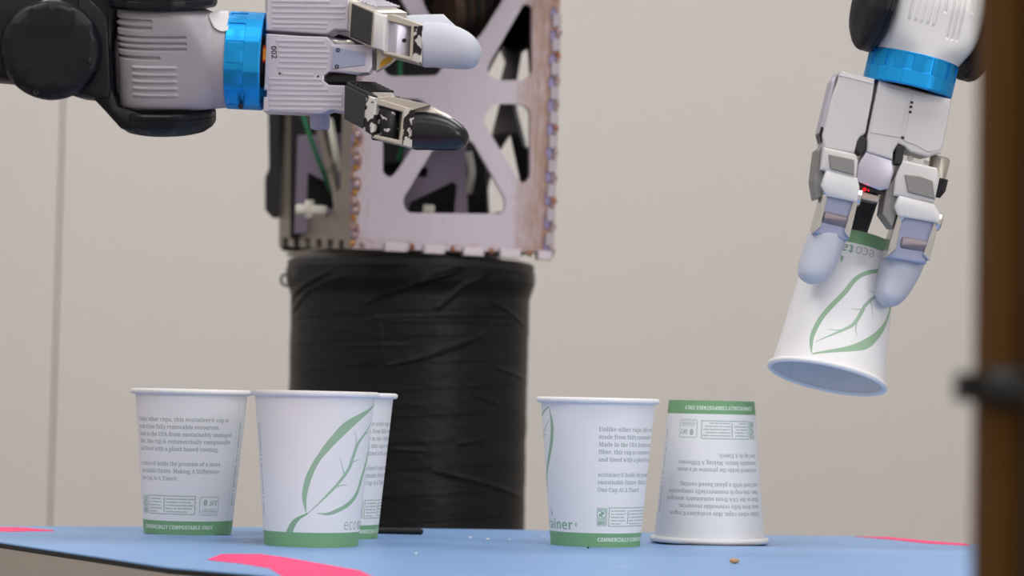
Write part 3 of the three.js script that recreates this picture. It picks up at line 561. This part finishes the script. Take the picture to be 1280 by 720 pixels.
  mesh('fingertip', D.poly([[1068, 246], [1098, 253], [1085, 291, 5], [1061, 286, 5]], -84, -42, { r: 3, b: 5, seg: 4, crease: 0.8 }), M.rubber, mid);
  // left finger
  const left = mesh('finger', D.poly([[1029, 184], [1068, 192], [1073, 200], [1070, 224], [1026, 212]], -18, 36, { r: 3, b: 3, seg: 3, crease: 0.7 }), M.handWhite, arm, 'left gripping finger with pale tip');
  mesh('knuckle_pad', D.poly([[1036, 192.5], [1068, 199.5], [1068, 219], [1038, 211]], 34, 38.5, { r: 3, b: 1.2 }), M.greyPad, left);
  mesh('side_plate', D.poly([[1030, 180], [1021, 188, 5], [1016, 226, 6], [1020, 250], [1028, 246], [1030, 214]], -24, 24, { r: 3, b: 2.5, seg: 3 }), M.greyPad, left);
  mesh('hinge_block', D.poly([[1033, 212], [1072, 222], [1075, 234], [1072, 253, 5], [1034, 245, 5], [1027, 232]], -16, 37, { r: 4, b: 4, seg: 4, crease: 0.8 }), M.white, left);
  for (const [x, y] of [[1032.5, 238], [1072.5, 247]]) mesh('pivot', D.turned([x - 4, y - 1, 24], [x + 4, y + 1, 24], [[0, 0], [0, 9], [0.2, 11], [0.8, 11], [1, 9], [1, 0]], 32), M.aluBright, left);
  mesh('phalanx', D.poly([[1033, 243], [1070, 251], [1061, 300], [1017, 292], [1020, 276]], -14, 28, { r: 2, b: 2.5, seg: 3 }), M.plateBlue, left);  // blue colour stands in for the table reflected in the metal
  mesh('bracket', D.poly([[1029, 243], [1035, 244], [1026, 284], [1016, 292]], -8, 33, { r: 1.5, b: 1.5 }), M.aluBright, left);
  mesh('bracket', D.poly([[1067, 250], [1073, 251], [1062, 298], [1055, 290]], -8, 33, { r: 1.5, b: 1.5 }), M.aluBright, left);
  mesh('barrel', D.turned([1028, 271, 22], [1058, 278, 22], [[0, 0], [0, 8], [0.05, 9.5], [0.95, 9.5], [1, 8], [1, 0]], 32), M.slotMetal, left);
  mesh('fingertip', D.pod([[1017, 287], [1038, 291], [1060, 296], [1056, 312], [1048, 331], [1039, 346], [1028, 354], [1014, 355], [1002, 346], [1001, 333], [1006, 314], [1012, 297]], [1038, 291], [1021, 336], -20, 29), M.tipWhite, left);
  // right finger
  const right = mesh('finger', D.poly([[1128, 200], [1172, 210], [1175, 222], [1168, 254], [1118, 244], [1120, 222]], -20, 36, { r: 3, b: 3, seg: 3, crease: 0.7 }), M.handWhite, arm, 'right gripping finger with pale tip');
  mesh('knuckle_pad', D.poly([[1131, 218], [1150, 220], [1166, 226], [1169, 249], [1135, 240]], 34, 38.5, { r: 3, b: 1.2 }), M.greyPad, right);
  mesh('knuckle_cap', D.turned([1176, 196, 4], [1169, 224, 4], [[0, 0], [0, 10.5], [0.08, 12.5], [1, 12.5], [1, 0]], 40), M.aluWarm, right);
  mesh('knuckle_cap', D.turned([1172.5, 222, 4], [1167, 246, 2], [[0, 13], [0.6, 13], [1, 8], [1, 0]], 40), M.darkMetal, right);
  mesh('side_plate', D.poly([[1122, 216], [1128, 222], [1122, 262], [1116, 286], [1103, 268], [1108, 236]], -24, 26, { r: 3, b: 2.5, seg: 3 }), M.greyPad, right);
  mesh('hinge_block', D.poly([[1124, 244], [1168, 254], [1175, 268], [1174, 279, 5], [1124, 270, 5], [1119, 258]], -16, 37, { r: 4, b: 4, seg: 4, crease: 0.8 }), M.white, right);
  for (const [x, y] of [[1127, 268], [1172, 278]]) mesh('pivot', D.turned([x - 4, y - 1, 24], [x + 4, y + 1, 24], [[0, 0], [0, 9], [0.2, 11], [0.8, 11], [1, 9], [1, 0]], 32), M.aluBright, right);
  mesh('phalanx', D.poly([[1128, 268], [1170, 277], [1158, 330], [1108, 322], [1116, 296]], -18, 28, { r: 2, b: 2.5, seg: 3 }), M.plateBlue, right);  // table reflection put into the blue colour here too
  mesh('bracket', D.poly([[1123, 268], [1129, 269], [1120, 312], [1108, 322], [1112, 304]], -12, 33, { r: 1.5, b: 1.5 }), M.aluBright, right);
  mesh('bracket', D.poly([[1168, 277], [1174, 278], [1162, 326], [1154, 318]], -12, 33, { r: 1.5, b: 1.5 }), M.aluBright, right);
  mesh('barrel', D.turned([1125, 303, 22], [1158, 308, 22], [[0, 0], [0, 8], [0.05, 9.5], [0.95, 9.5], [1, 8], [1, 0]], 32), M.slotMetal, right);
  mesh('fingertip', D.pod([[1110, 315], [1134, 320], [1159, 326], [1155, 343], [1145, 361], [1135, 375], [1123, 383], [1109, 383], [1099, 373], [1098, 360], [1103, 340]], [1134, 320], [1114, 365], -50, 18), M.tipWhite, right);
}

// ---------------------------------------------------------------- steel torso frame
let torsoBottom = 0;
{
  const d = 2.4, D = new Draft(d, 520, 312), U = D.U;
  const level = new THREE.Quaternion().setFromEuler(new THREE.Euler(0, 0, rad(-0.6))), toLevel = level.clone().invert().multiply(camQ);
  const torso = thing('robot_torso', D.pos, level);
  tag(torso, 'welded steel truss box of the robot body standing on the black column', 'robot torso');
  // plates stand in a box turned 20 degrees; pixels are carried onto each plate along the line of sight
  const a = rad(20), ca = Math.cos(a), sa = Math.sin(a);
  const ray = (px, py) => V3(px - 640, 360 - py, -F).applyQuaternion(toLevel), off = ray(520, 312), near = ray(440, 306), O = [near.x, near.z];   // near corner
  const T = [ca, -sa], S = [-sa, -ca], L = 380;
  const plane = (o, t) => (px, py) => { // where the line of sight meets the upright plane through o along t
    const r = ray(px, py), k = (o[0] * t[1] - o[1] * t[0]) / (r.x * t[1] - r.z * t[0]);
    return [Math.abs(t[0]) > Math.abs(t[1]) ? (k * r.x - o[0]) / t[0] : (k * r.z - o[1]) / t[1], k * r.y];
  };
  const VB = plane(O, T)(440, 311.5)[1], W = plane(O, T)(691, 300)[0];               // height of the box's lower edge
  const build = (o, t, outer, holes, thick, r, bev = 0.5) => {
    const f = plane(o, t), cv = pts => rounded(pts.map(p => { const q = f(p[0], p[1]); return p.length > 2 ? [...q, p[2]] : q; }), r);
    const g = new THREE.ExtrudeGeometry(shapeOf(cv(outer), holes.map(cv)), { depth: thick, bevelEnabled: true, bevelSize: bev, bevelThickness: bev, bevelOffset: -bev, bevelSegments: 2, curveSegments: 6 });
    return seat(g, o, t, -thick);
  };
  const seat = (g, o, t, w) => { // local (u, v, w) -> camera axes at the draft's origin
    const n = [-t[1], t[0]];     // outward normal for t turned towards the viewer
    const m = new THREE.Matrix4().set(t[0], 0, n[0], o[0], 0, 1, 0, 0, t[1], 0, n[1], o[1], 0, 0, 0, 1);
    g.translate(0, 0, w); g.applyMatrix4(m); g.translate(-off.x, -off.y, -off.z); g.scale(U, U, U);
    return g;
  };
  const R = rng(21);
  const heat = canvas(1024, 1024, (c, w, h) => {
    c.fillStyle = '#bbb1bc'; c.fillRect(0, 0, w, h);
    for (let i = 0; i < 2500; i++) { c.fillStyle = `rgba(${R() < 0.5 ? '168,157,170' : '200,190,200'},${0.04 + R() * 0.06})`; c.fillRect(R() * w, R() * h, 4 + R() * 10, 20 + R() * 90); }
    // heat colours left by welding: straw and brown bands along the seams, blue rings at the weld spots
    for (let i = 0; i < 3200; i++) { const t = 1 - Math.sqrt(R()); c.fillStyle = `rgba(${R() < 0.6 ? '132,96,78' : '150,116,94'},${0.04 + 0.06 * R()})`; c.fillRect(w * (1.0 - t * 0.22), R() * h, 4 + R() * 12, 20 + R() * 90); }
    for (let i = 0; i < 350; i++) { const t = R() ** 2; c.fillStyle = `rgba(150,108,86,${0.06 + 0.1 * R()})`; c.fillRect(w * t * 0.07, R() * h, 3 + R() * 8, 10 + R() * 40); }
    for (let i = 0; i < 300; i++) { c.fillStyle = `rgba(150,110,92,${0.06 + 0.1 * R()})`; c.fillRect(R() * w, h * (1 - 0.05 * R()), 10 + R() * 40, 3 + R() * 8); }
    for (let i = 0; i < 12; i++) { const y = h * (0.03 + i * 0.083), x = w * 0.975; for (const [rx, col] of [[26, '150,104,80'], [19, '92,96,150'], [13, '150,140,176']]) { c.fillStyle = `rgba(${col},0.75)`; c.beginPath(); c.ellipse(x, y, rx, rx * 1.5, 0, 0, 7); c.fill(); } }
    for (let i = 0; i < 12; i++) { const y = h * (0.05 + i * 0.08), x = w * 0.015; for (const [rx, col] of [[20, '160,100,60'], [12, '90,80,120']]) { c.fillStyle = `rgba(${col},0.7)`; c.beginPath(); c.ellipse(x, y, rx, rx * 1.4, 0, 0, 7); c.fill(); } }
  });
  const steel = mat(0xffffff, 0.42, 0.6, { map: heat });
  const uvFront = g => { const p = g.attributes.position, uv = new Float32Array(p.count * 2); for (let i = 0; i < p.count; i++) { uv[2 * i] = (p.getX(i) / U + 520 - 440) / (690 - 440); uv[2 * i + 1] = (p.getY(i) / U) / 360 + 0.01; } g.setAttribute('uv', new THREE.BufferAttribute(uv, 2)); return g; };
  const frontHoles = [
    [[478, -30], [497, -10], [515, 22], [557, 80, 8], [548, 95, 8], [486, 96, 8], [478, 86]],
    [[520, -34], [632, -34], [630, 0], [604, 42], [592, 54, 10], [572, 60, 12], [552, 46, 8], [530, 8]],
    [[655, 3, 6], [665.5, 8, 5], [665.5, 92, 8], [656, 101, 8], [620, 101, 10], [607, 90, 8], [612, 77, 6]],
    [[616, 129.5, 10], [653, 129.5, 8], [663, 138, 8], [663, 222, 4], [655, 230, 5], [648, 226, 4], [602, 150, 8]],
    [[560, 176, 10], [583, 172, 8], [592, 178, 8], [633, 250, 10], [630, 268, 8], [508, 266.5, 8], [502, 250, 10], [541, 186, 6]],
    [[478, 122], [524, 123, 6], [538, 133, 6], [540, 150, 6], [495, 218, 5], [487, 223, 4], [478, 216, 4]],
  ];
  mesh('front_plate', uvFront(build(O, T, [[442.5, -40], [701.5, -40], [691, 316], [438, 311.5]], frontHoles, 5, 5)), steel, torso);
  const sideHoles = [
    [[378, -20], [396, -20], [380, 147], [366, 260, 4], [362, 260], [362, 60]],
    [[388, 150], [392, 150], [415, 240], [418, 266, 4], [372, 268, 4], [370, 262]],
    [[404, -20], [427, -20], [428, 140], [426, 236, 3], [421, 240, 3], [402, 158]],
  ];
  const teeth = [];
  for (const x of [357, 371, 385, 399, 413, 427]) { const y = 308 + (x - 349) / 89 * 3.5; teeth.push([x - 3.6, y, 0], [x - 3.6, y - 11], [x + 3.2, y - 11], [x + 3.2, y, 0]); }
  const sideOuter = [[442.5, -40], [351, -40], [349, 308], ...teeth, [438, 311.5]];
  mesh('side_plate', build(O, [-S[0], -S[1]], sideOuter, sideHoles, 5, 2), M.sideSteel, torso);
  // far plates seen through the openings, coloured dark to stand in for interior shade
  const O2 = [O[0] + W * T[0], O[1] + W * T[1]], O3 = [O[0] + L * S[0], O[1] + L * S[1]];
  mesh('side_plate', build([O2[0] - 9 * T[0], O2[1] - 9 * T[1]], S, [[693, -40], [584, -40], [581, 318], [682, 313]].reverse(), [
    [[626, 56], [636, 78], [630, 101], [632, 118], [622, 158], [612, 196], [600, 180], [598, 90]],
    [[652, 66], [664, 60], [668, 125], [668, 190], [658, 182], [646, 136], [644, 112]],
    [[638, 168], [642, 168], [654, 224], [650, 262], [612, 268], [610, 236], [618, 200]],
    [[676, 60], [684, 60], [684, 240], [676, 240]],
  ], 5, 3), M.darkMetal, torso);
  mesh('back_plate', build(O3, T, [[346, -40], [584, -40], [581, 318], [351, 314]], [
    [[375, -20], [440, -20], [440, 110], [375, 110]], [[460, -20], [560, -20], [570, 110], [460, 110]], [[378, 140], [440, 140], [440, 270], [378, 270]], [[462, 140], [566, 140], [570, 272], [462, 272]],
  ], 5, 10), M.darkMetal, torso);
  // floor plate with tabs that come through the front and side plates
  const floorPts = [[16, 2], [W - 10, 2], [W - 10, L], [16, L]];
  const fl = new THREE.ExtrudeGeometry(shapeOf(floorPts), { depth: 5, bevelEnabled: false }).rotateX(-Math.PI / 2);
  const toBox = (g) => { const m = new THREE.Matrix4().set(T[0], 0, -S[0], O[0], 0, 1, 0, 0, T[1], 0, -S[1], O[1], 0, 0, 0, 1); g.applyMatrix4(m); g.translate(-off.x, -off.y, -off.z); g.scale(U, U, U); return g; };
  const fp = mesh('floor_plate', toBox(fl.translate(0, VB + 10, 0)), M.sideSteel, torso);
  const block = (u0, u1, y0, y1, w0, w1, b = 1) => { const g = new THREE.ExtrudeGeometry(shapeOf(rounded([[u0, y0], [u1, y0], [u1, y1], [u0, y1]], 1.5)), { depth: w1 - w0 - 2 * b, bevelEnabled: true, bevelSize: b, bevelThickness: b, bevelOffset: -b, bevelSegments: 2 }); return toBox(g.translate(0, 0, w0 + b)); };
  const bl = (px) => plane(O, T)(px, 306)[0];
  const tabMetal = mat(0xc8bdc5, 0.42, 0.65);
  for (const [x0, x1] of [[480, 508], [529, 555], [578, 604], [624, 650], [671, 689]]) mesh('tab', block(bl(x0), bl(x1), VB - 0.5, VB + 11.5, -6, 5), tabMetal, fp);
  // tabs of the far side plate, welded along the right edge; beads of weld between and down the near corner
  const weldMat = mat(0xb7a0a2, 0.3, 0.85), rust = mat(0xa8745c, 0.35, 0.75), tabBlue = mat(0xb2a8b0, 0.45, 0.6), gold = mat(0xb98a4a, 0.35, 0.8);
  const bead = (u, v, wz, r, m, seed) => { const g = new THREE.IcosahedronGeometry(1, 3), p = g.attributes.position; for (let i = 0; i < p.count; i++) { const n = r * (1 + 0.3 * noise.noise(p.getX(i) * 2 + seed, p.getY(i) * 2, p.getZ(i) * 2)); p.setXYZ(i, p.getX(i) * n * 0.8, p.getY(i) * n, p.getZ(i) * n * 0.7); } g.computeVertexNormals(); mesh('weld_bead', toBox(g.translate(u, v, wz)), m, torso); };
  for (let i = 0; i < 10; i++) {
    const v = VB + 311 - i * 31.5;
    mesh('edge_tab', block(W - 11, W + 1, v - 10, v + 8, -4, 3.5, 1.5), tabBlue, torso);
    bead(W - 1, v - 14.5, 2, 4.6, i % 3 === 1 ? rust : weldMat, i); bead(W - 2, v - 20, 1.5, 4, weldMat, i + 40);
    for (let k = 0; k < 3; k++) bead(1 + (k % 2) * 2, v - k * 10, 1, 4.3 + (k === 1 ? 1.2 : 0), k === 2 ? gold : weldMat, i * 3 + k + 80);
  }
  for (const x of [452, 515, 566, 614, 662]) bead(bl(x), VB + 7, 1, 4.5, x === 452 ? weldMat : rust, x);
  torsoBottom = D.pos.y + (VB - off.y) * U;
  // what the box carries inside
  const C = g => g.applyQuaternion(toLevel);
  const E = (name, pts, z0, z1, m, o = {}) => mesh(name, C(D.poly(pts, z0, z1, o)), m, torso);
  E('drive_unit', [[440, -60], [640, -60], [632, 40], [606, 90], [588, 128], [590, 200], [440, 210]], -270, -170, M.rubber, { r: 8, b: 5, seg: 3 });
  const mot = mesh('motor', C(D.turned([556, 14, -112], [622, 8, -150], [[0, 0], [0, 34], [0.1, 37], [0.9, 37], [1, 34], [1, 0]], 48)), M.copper, torso);
  for (let i = 0; i < 5; i++) mesh('cooling_fin', C(D.turned([566 + i * 12, 13 - i, -117 - i * 7], [571 + i * 12, 12.6 - i, -120 - i * 7], [[0, 0], [0, 41], [1, 41], [1, 0]], 40)), M.dark, mot);
  E('inner_plate', [[505, 186, 8], [582, 176, 6], [586, 290], [498, 290]], -150, -144, M.innerLilac, { r: 4, b: 0.8, holes: [{ pts: [[566, 226], [572, 232], [568, 290 - 18], [508, 268], [512, 252]], r: 8 }, { pts: [[524, 206], [536, 210], [534, 222], [520, 222]], r: 4 }] });
  E('control_box', [[440, 150], [606, 160], [611, 290], [588, 300], [440, 296]], -300, -200, M.dark, { r: 5, b: 3 });
  E('inner_plate', [[372, 170], [430, 166], [434, 290], [368, 292]], -210, -204, M.innerLilac, { r: 5, b: 0.8, holes: [{ pts: [[384, 214], [418, 232], [420, 262], [382, 258]], r: 6 }] });
  E('dark_filler_panel', [[362, -40], [450, -40], [450, 298], [362, 298]], -330, -235, M.dark, { r: 5, b: 4 });  // added dark panel that keeps the frame openings looking unlit
  for (const [x, y, l] of [[378, 262, 16], [398, 263, 20], [536, 262, 14]]) mesh('connector', C(D.rod([x - l / 2, y, -118], [x + l / 2, y + 1, -118], 7, 0.15)), M.cream, torso);
  mesh('connector', C(D.rod([387, 250, -120], [387, 272, -120], 6.5, 0.15)), M.cream, torso);
  mesh('cable', C(D.tube([[366, 100, -130], [384, 160, -110], [400, 205, -120], [414, 240, -160]], 3)), M.green, torso, 'green cable');
  mesh('cable', C(D.tube([[508, 40, -80], [500, 90, -84], [512, 140, -84], [498, 200, -120]], 3.2)), M.green, torso, 'green cable');
  mesh('cable', C(D.tube([[412, 150, -140], [418, 180, -120], [424, 214, -130]], 5)), M.cream, torso, 'white cable');
  mesh('cable', C(D.tube([[586, 190, -120], [590, 215, -118], [586, 240, -140]], 5)), M.cream, torso, 'white cable');
  // black hinge strip on the far left edge
  mesh('hinge_strip', C(D.poly([[332, -40], [352, -40], [352, 206], [356, 216], [355, 268, 5], [340, 272, 6], [331, 262, 6], [331, 222, 6], [336, 210]], -395, -345, { r: 3, b: 3, seg: 3 })), M.rubber, torso);
  mesh('shoulder_plate', C(D.poly([[330, -260], [700, -260], [700, -34], [430, -30], [330, -40]], -380, -60, { r: 6, b: 5 })), M.rubber, torso);
}

// ---------------------------------------------------------------- tape-wrapped column
{
  const d = 2.575, U = d / F, Rp = 152.5;                               // radius in pixels at the column's own distance
  const top = at(514, 330, d), base = V3(top.x, 0, top.z);
  const col = thing('pedestal', base);
  tag(col, 'thick round column wrapped in creased black tape, carrying the steel robot body', 'column');
  const H = at(514, 331, 2.445).y, k = 2.575 / 2.45, C = (torsoBottom - 0.0006 - H) / U;        // C: top of the collar, under the lowest corner of the box
  // creases read as pixel segments: [x0, y0, x1, y1, width, height]
  const creases = [[470, 378, 530, 352, 2.6, 3.2], [530, 352, 574, 333, 3, 4], [552, 382, 580, 352, 3, 4.2], [580, 352, 606, 338, 2.6, 2.6], [496, 456, 538, 445, 2, 2.4], [538, 445, 602, 415, 2.6, 3.6], [552, 586, 600, 598, 2.4, 3], [600, 598, 648, 618, 2.2, 2.8], [374, 372, 410, 348, 3, 3], [410, 348, 430, 338, 2.2, 2], [380, 385, 400, 362, 3, 3], [400, 362, 450, 344, 2.2, 2], [486, 405, 490, 452, 1.4, 1.6], [430, 433, 520, 430, 1.4, 1.3], [478, 396, 640, 388, 1.8, 1.6], [470, 400, 650, 398, 1.4, 1.2], [590, 490, 622, 500, 2, 1.6], [578, 552, 606, 546, 2.4, 2.2], [505, 560, 540, 561, 1.6, 1.6], [610, 370, 650, 398, 2.4, 2], [380, 520, 430, 508, 1.8, 1.4], [620, 455, 655, 470, 2, 1.6]]
    .map(([x0, y0, x1, y1, w, h]) => { const th = x => Math.asin(Math.max(-0.98, Math.min(0.98, (x - 514) / 143))) * 143; return [th(x0), y0, th(x1), y1, w, h]; });
  const NA = 620, NH = 560, pos = [], uv = [], idx = [];
  for (let j = 0; j <= NH; j++) {
    const y = 330 + (j / NH) * 345, below = j === NH;                    // picture rows down to just under the table's rear edge, then on to the floor
    for (let i = 0; i <= NA; i++) {
      const s = i / NA, a = (s - 0.5) * 2 * Math.PI, u = a * 143;
      let r = 0;
      const lap = (y + 5 * Math.sin(a * 1.3) + u * 0.03 + 40) / 33, f = lap - Math.floor(lap);
      r += 0.55 * f * smooth(1, 0.95, f) + 0.22 * noise.noise(u * 0.02, y * 0.9, 4) + 1.0 * noise.noise(u * 0.012, y * 0.03, 9) + 0.3 * noise.noise(u * 0.06, y * 0.12, 2);
      r += 7 * smooth(368, 342, y) + 1.2 * smooth(360, 332, y) * noise.noise(u * 0.03, y * 0.05, 7);
      for (const [x0, y0, x1, y1, w, h] of creases) {
        const dx = x1 - x0, dy = y1 - y0, t = Math.max(0, Math.min(1, ((u - x0) * dx + (y - y0) * dy) / (dx * dx + dy * dy))), q = Math.hypot(u - x0 - dx * t, y - y0 - dy * t);
        if (q < 12) r += h * 0.85 * Math.exp(-(q * q) / (w * w)) * (0.55 + 0.45 * Math.sin(Math.PI * Math.min(1, Math.max(0, t * 0.8 + 0.1))));
      }
      const rr = (Rp - 5 * smooth(330, 400, y) * 0 + r - 2) * U * 0.985;
      pos.push(Math.sin(a) * rr, below ? 0 : H - (y - 330) * U / k, Math.cos(a) * rr);
      uv.push(s * 6, y / 60);
    }
  }
  for (let j = 0; j < NH; j++) for (let i = 0; i < NA; i++) { const a = j * (NA + 1) + i, b = a + NA + 1; idx.push(a, b, a + 1, b, b + 1, a + 1); }
  const g = new THREE.BufferGeometry();
  g.setAttribute('position', new THREE.Float32BufferAttribute(pos, 3)); g.setAttribute('uv', new THREE.Float32BufferAttribute(uv, 2)); g.setIndex(idx); g.computeVertexNormals();
  mesh('tape_wrap', g, mat(0x08090d, 0.42, 0, { specularIntensity: 0.6 }), col);
  const P = a => a.map(p => new THREE.Vector2(p[0] * U, p[1] * U + H));
  mesh('collar', toCreasedNormals(new THREE.LatheGeometry(P([[0.01, C], [151, C], [154, C - 2], [154, -6], [152, -11], [140, -12]]), 128), 0.5), mat(0x232328, 0.45), col);
  const loop = new THREE.TubeGeometry(new THREE.CatmullRomCurve3([[-150, -9], [-156, -9], [-158.5, -14], [-157, -20], [-150, -23]].map(p => V3(p[0] * U, H + p[1] * U, 0.03))), 24, 1.6 * U, 8).scale(1, 1, 1);
  mesh('loose_tape', loop, M.rubber, col);
}

// ---------------------------------------------------------------- brown post close to the lens
{
  const d = 0.66, U = d / F, p0 = at(1234, 360, d), post = thing('wooden_post', V3(p0.x, 0, p0.z));
  tag(post, 'out-of-focus brown wooden post at the right edge, close to the lens', 'post');
  const grain = noiseTex(256, (u, v) => { const n = 0.5 + 0.35 * noise.noise(u * 26, v * 2.2, 1) + 0.2 * noise.noise(u * 70, v * 6, 5); return [0.29 + 0.07 * n, 0.185 + 0.045 * n, 0.05 + 0.02 * n]; }, true);
  grain.repeat.set(9, 1.2);
  const wd = 0.026, g = new THREE.ExtrudeGeometry(shapeOf(rounded([[0, 0], [wd, 0], [wd, 0.018], [0, 0.018]], 0.0025)), { depth: ROOM.h, bevelEnabled: false, curveSegments: 4 }).rotateX(-Math.PI / 2);
  const wood = mat(0xffffff, 0.85, 0, { map: grain, specularIntensity: 0.4 });
  mesh('shaft', g, wood, post);
  mesh('edge_strip', new THREE.ExtrudeGeometry(shapeOf(rounded([[0.0105, -0.004], [wd, -0.004], [wd, 0.0005], [0.0105, 0.0005]], 0.001)), { depth: ROOM.h, bevelEnabled: false, curveSegments: 3 }).rotateX(-Math.PI / 2), mat(0x2c1d0d, 0.7), post);
  const b = at(1246, 484, d), k = b.y;
  const kn = mesh('bolt', toCreasedNormals(new THREE.LatheGeometry([[0, 0.016], [0.003, 0.0155], [0.0042, 0.013], [0.0042, 0.001], [0.006, 0], [0.006, -0.003], [0, -0.003]].map(p => new THREE.Vector2(Math.max(p[0], 0.00001), p[1])), 32), 0.5).rotateX(Math.PI / 2).translate(b.x - p0.x + 0.001, k, 0.003), M.dark, post);
  mesh('washer', new THREE.BoxGeometry(0.012, 0.008, 0.012).translate(0.0005, k, -0.012), M.dark, post);
}

renderer.render(scene, camera);
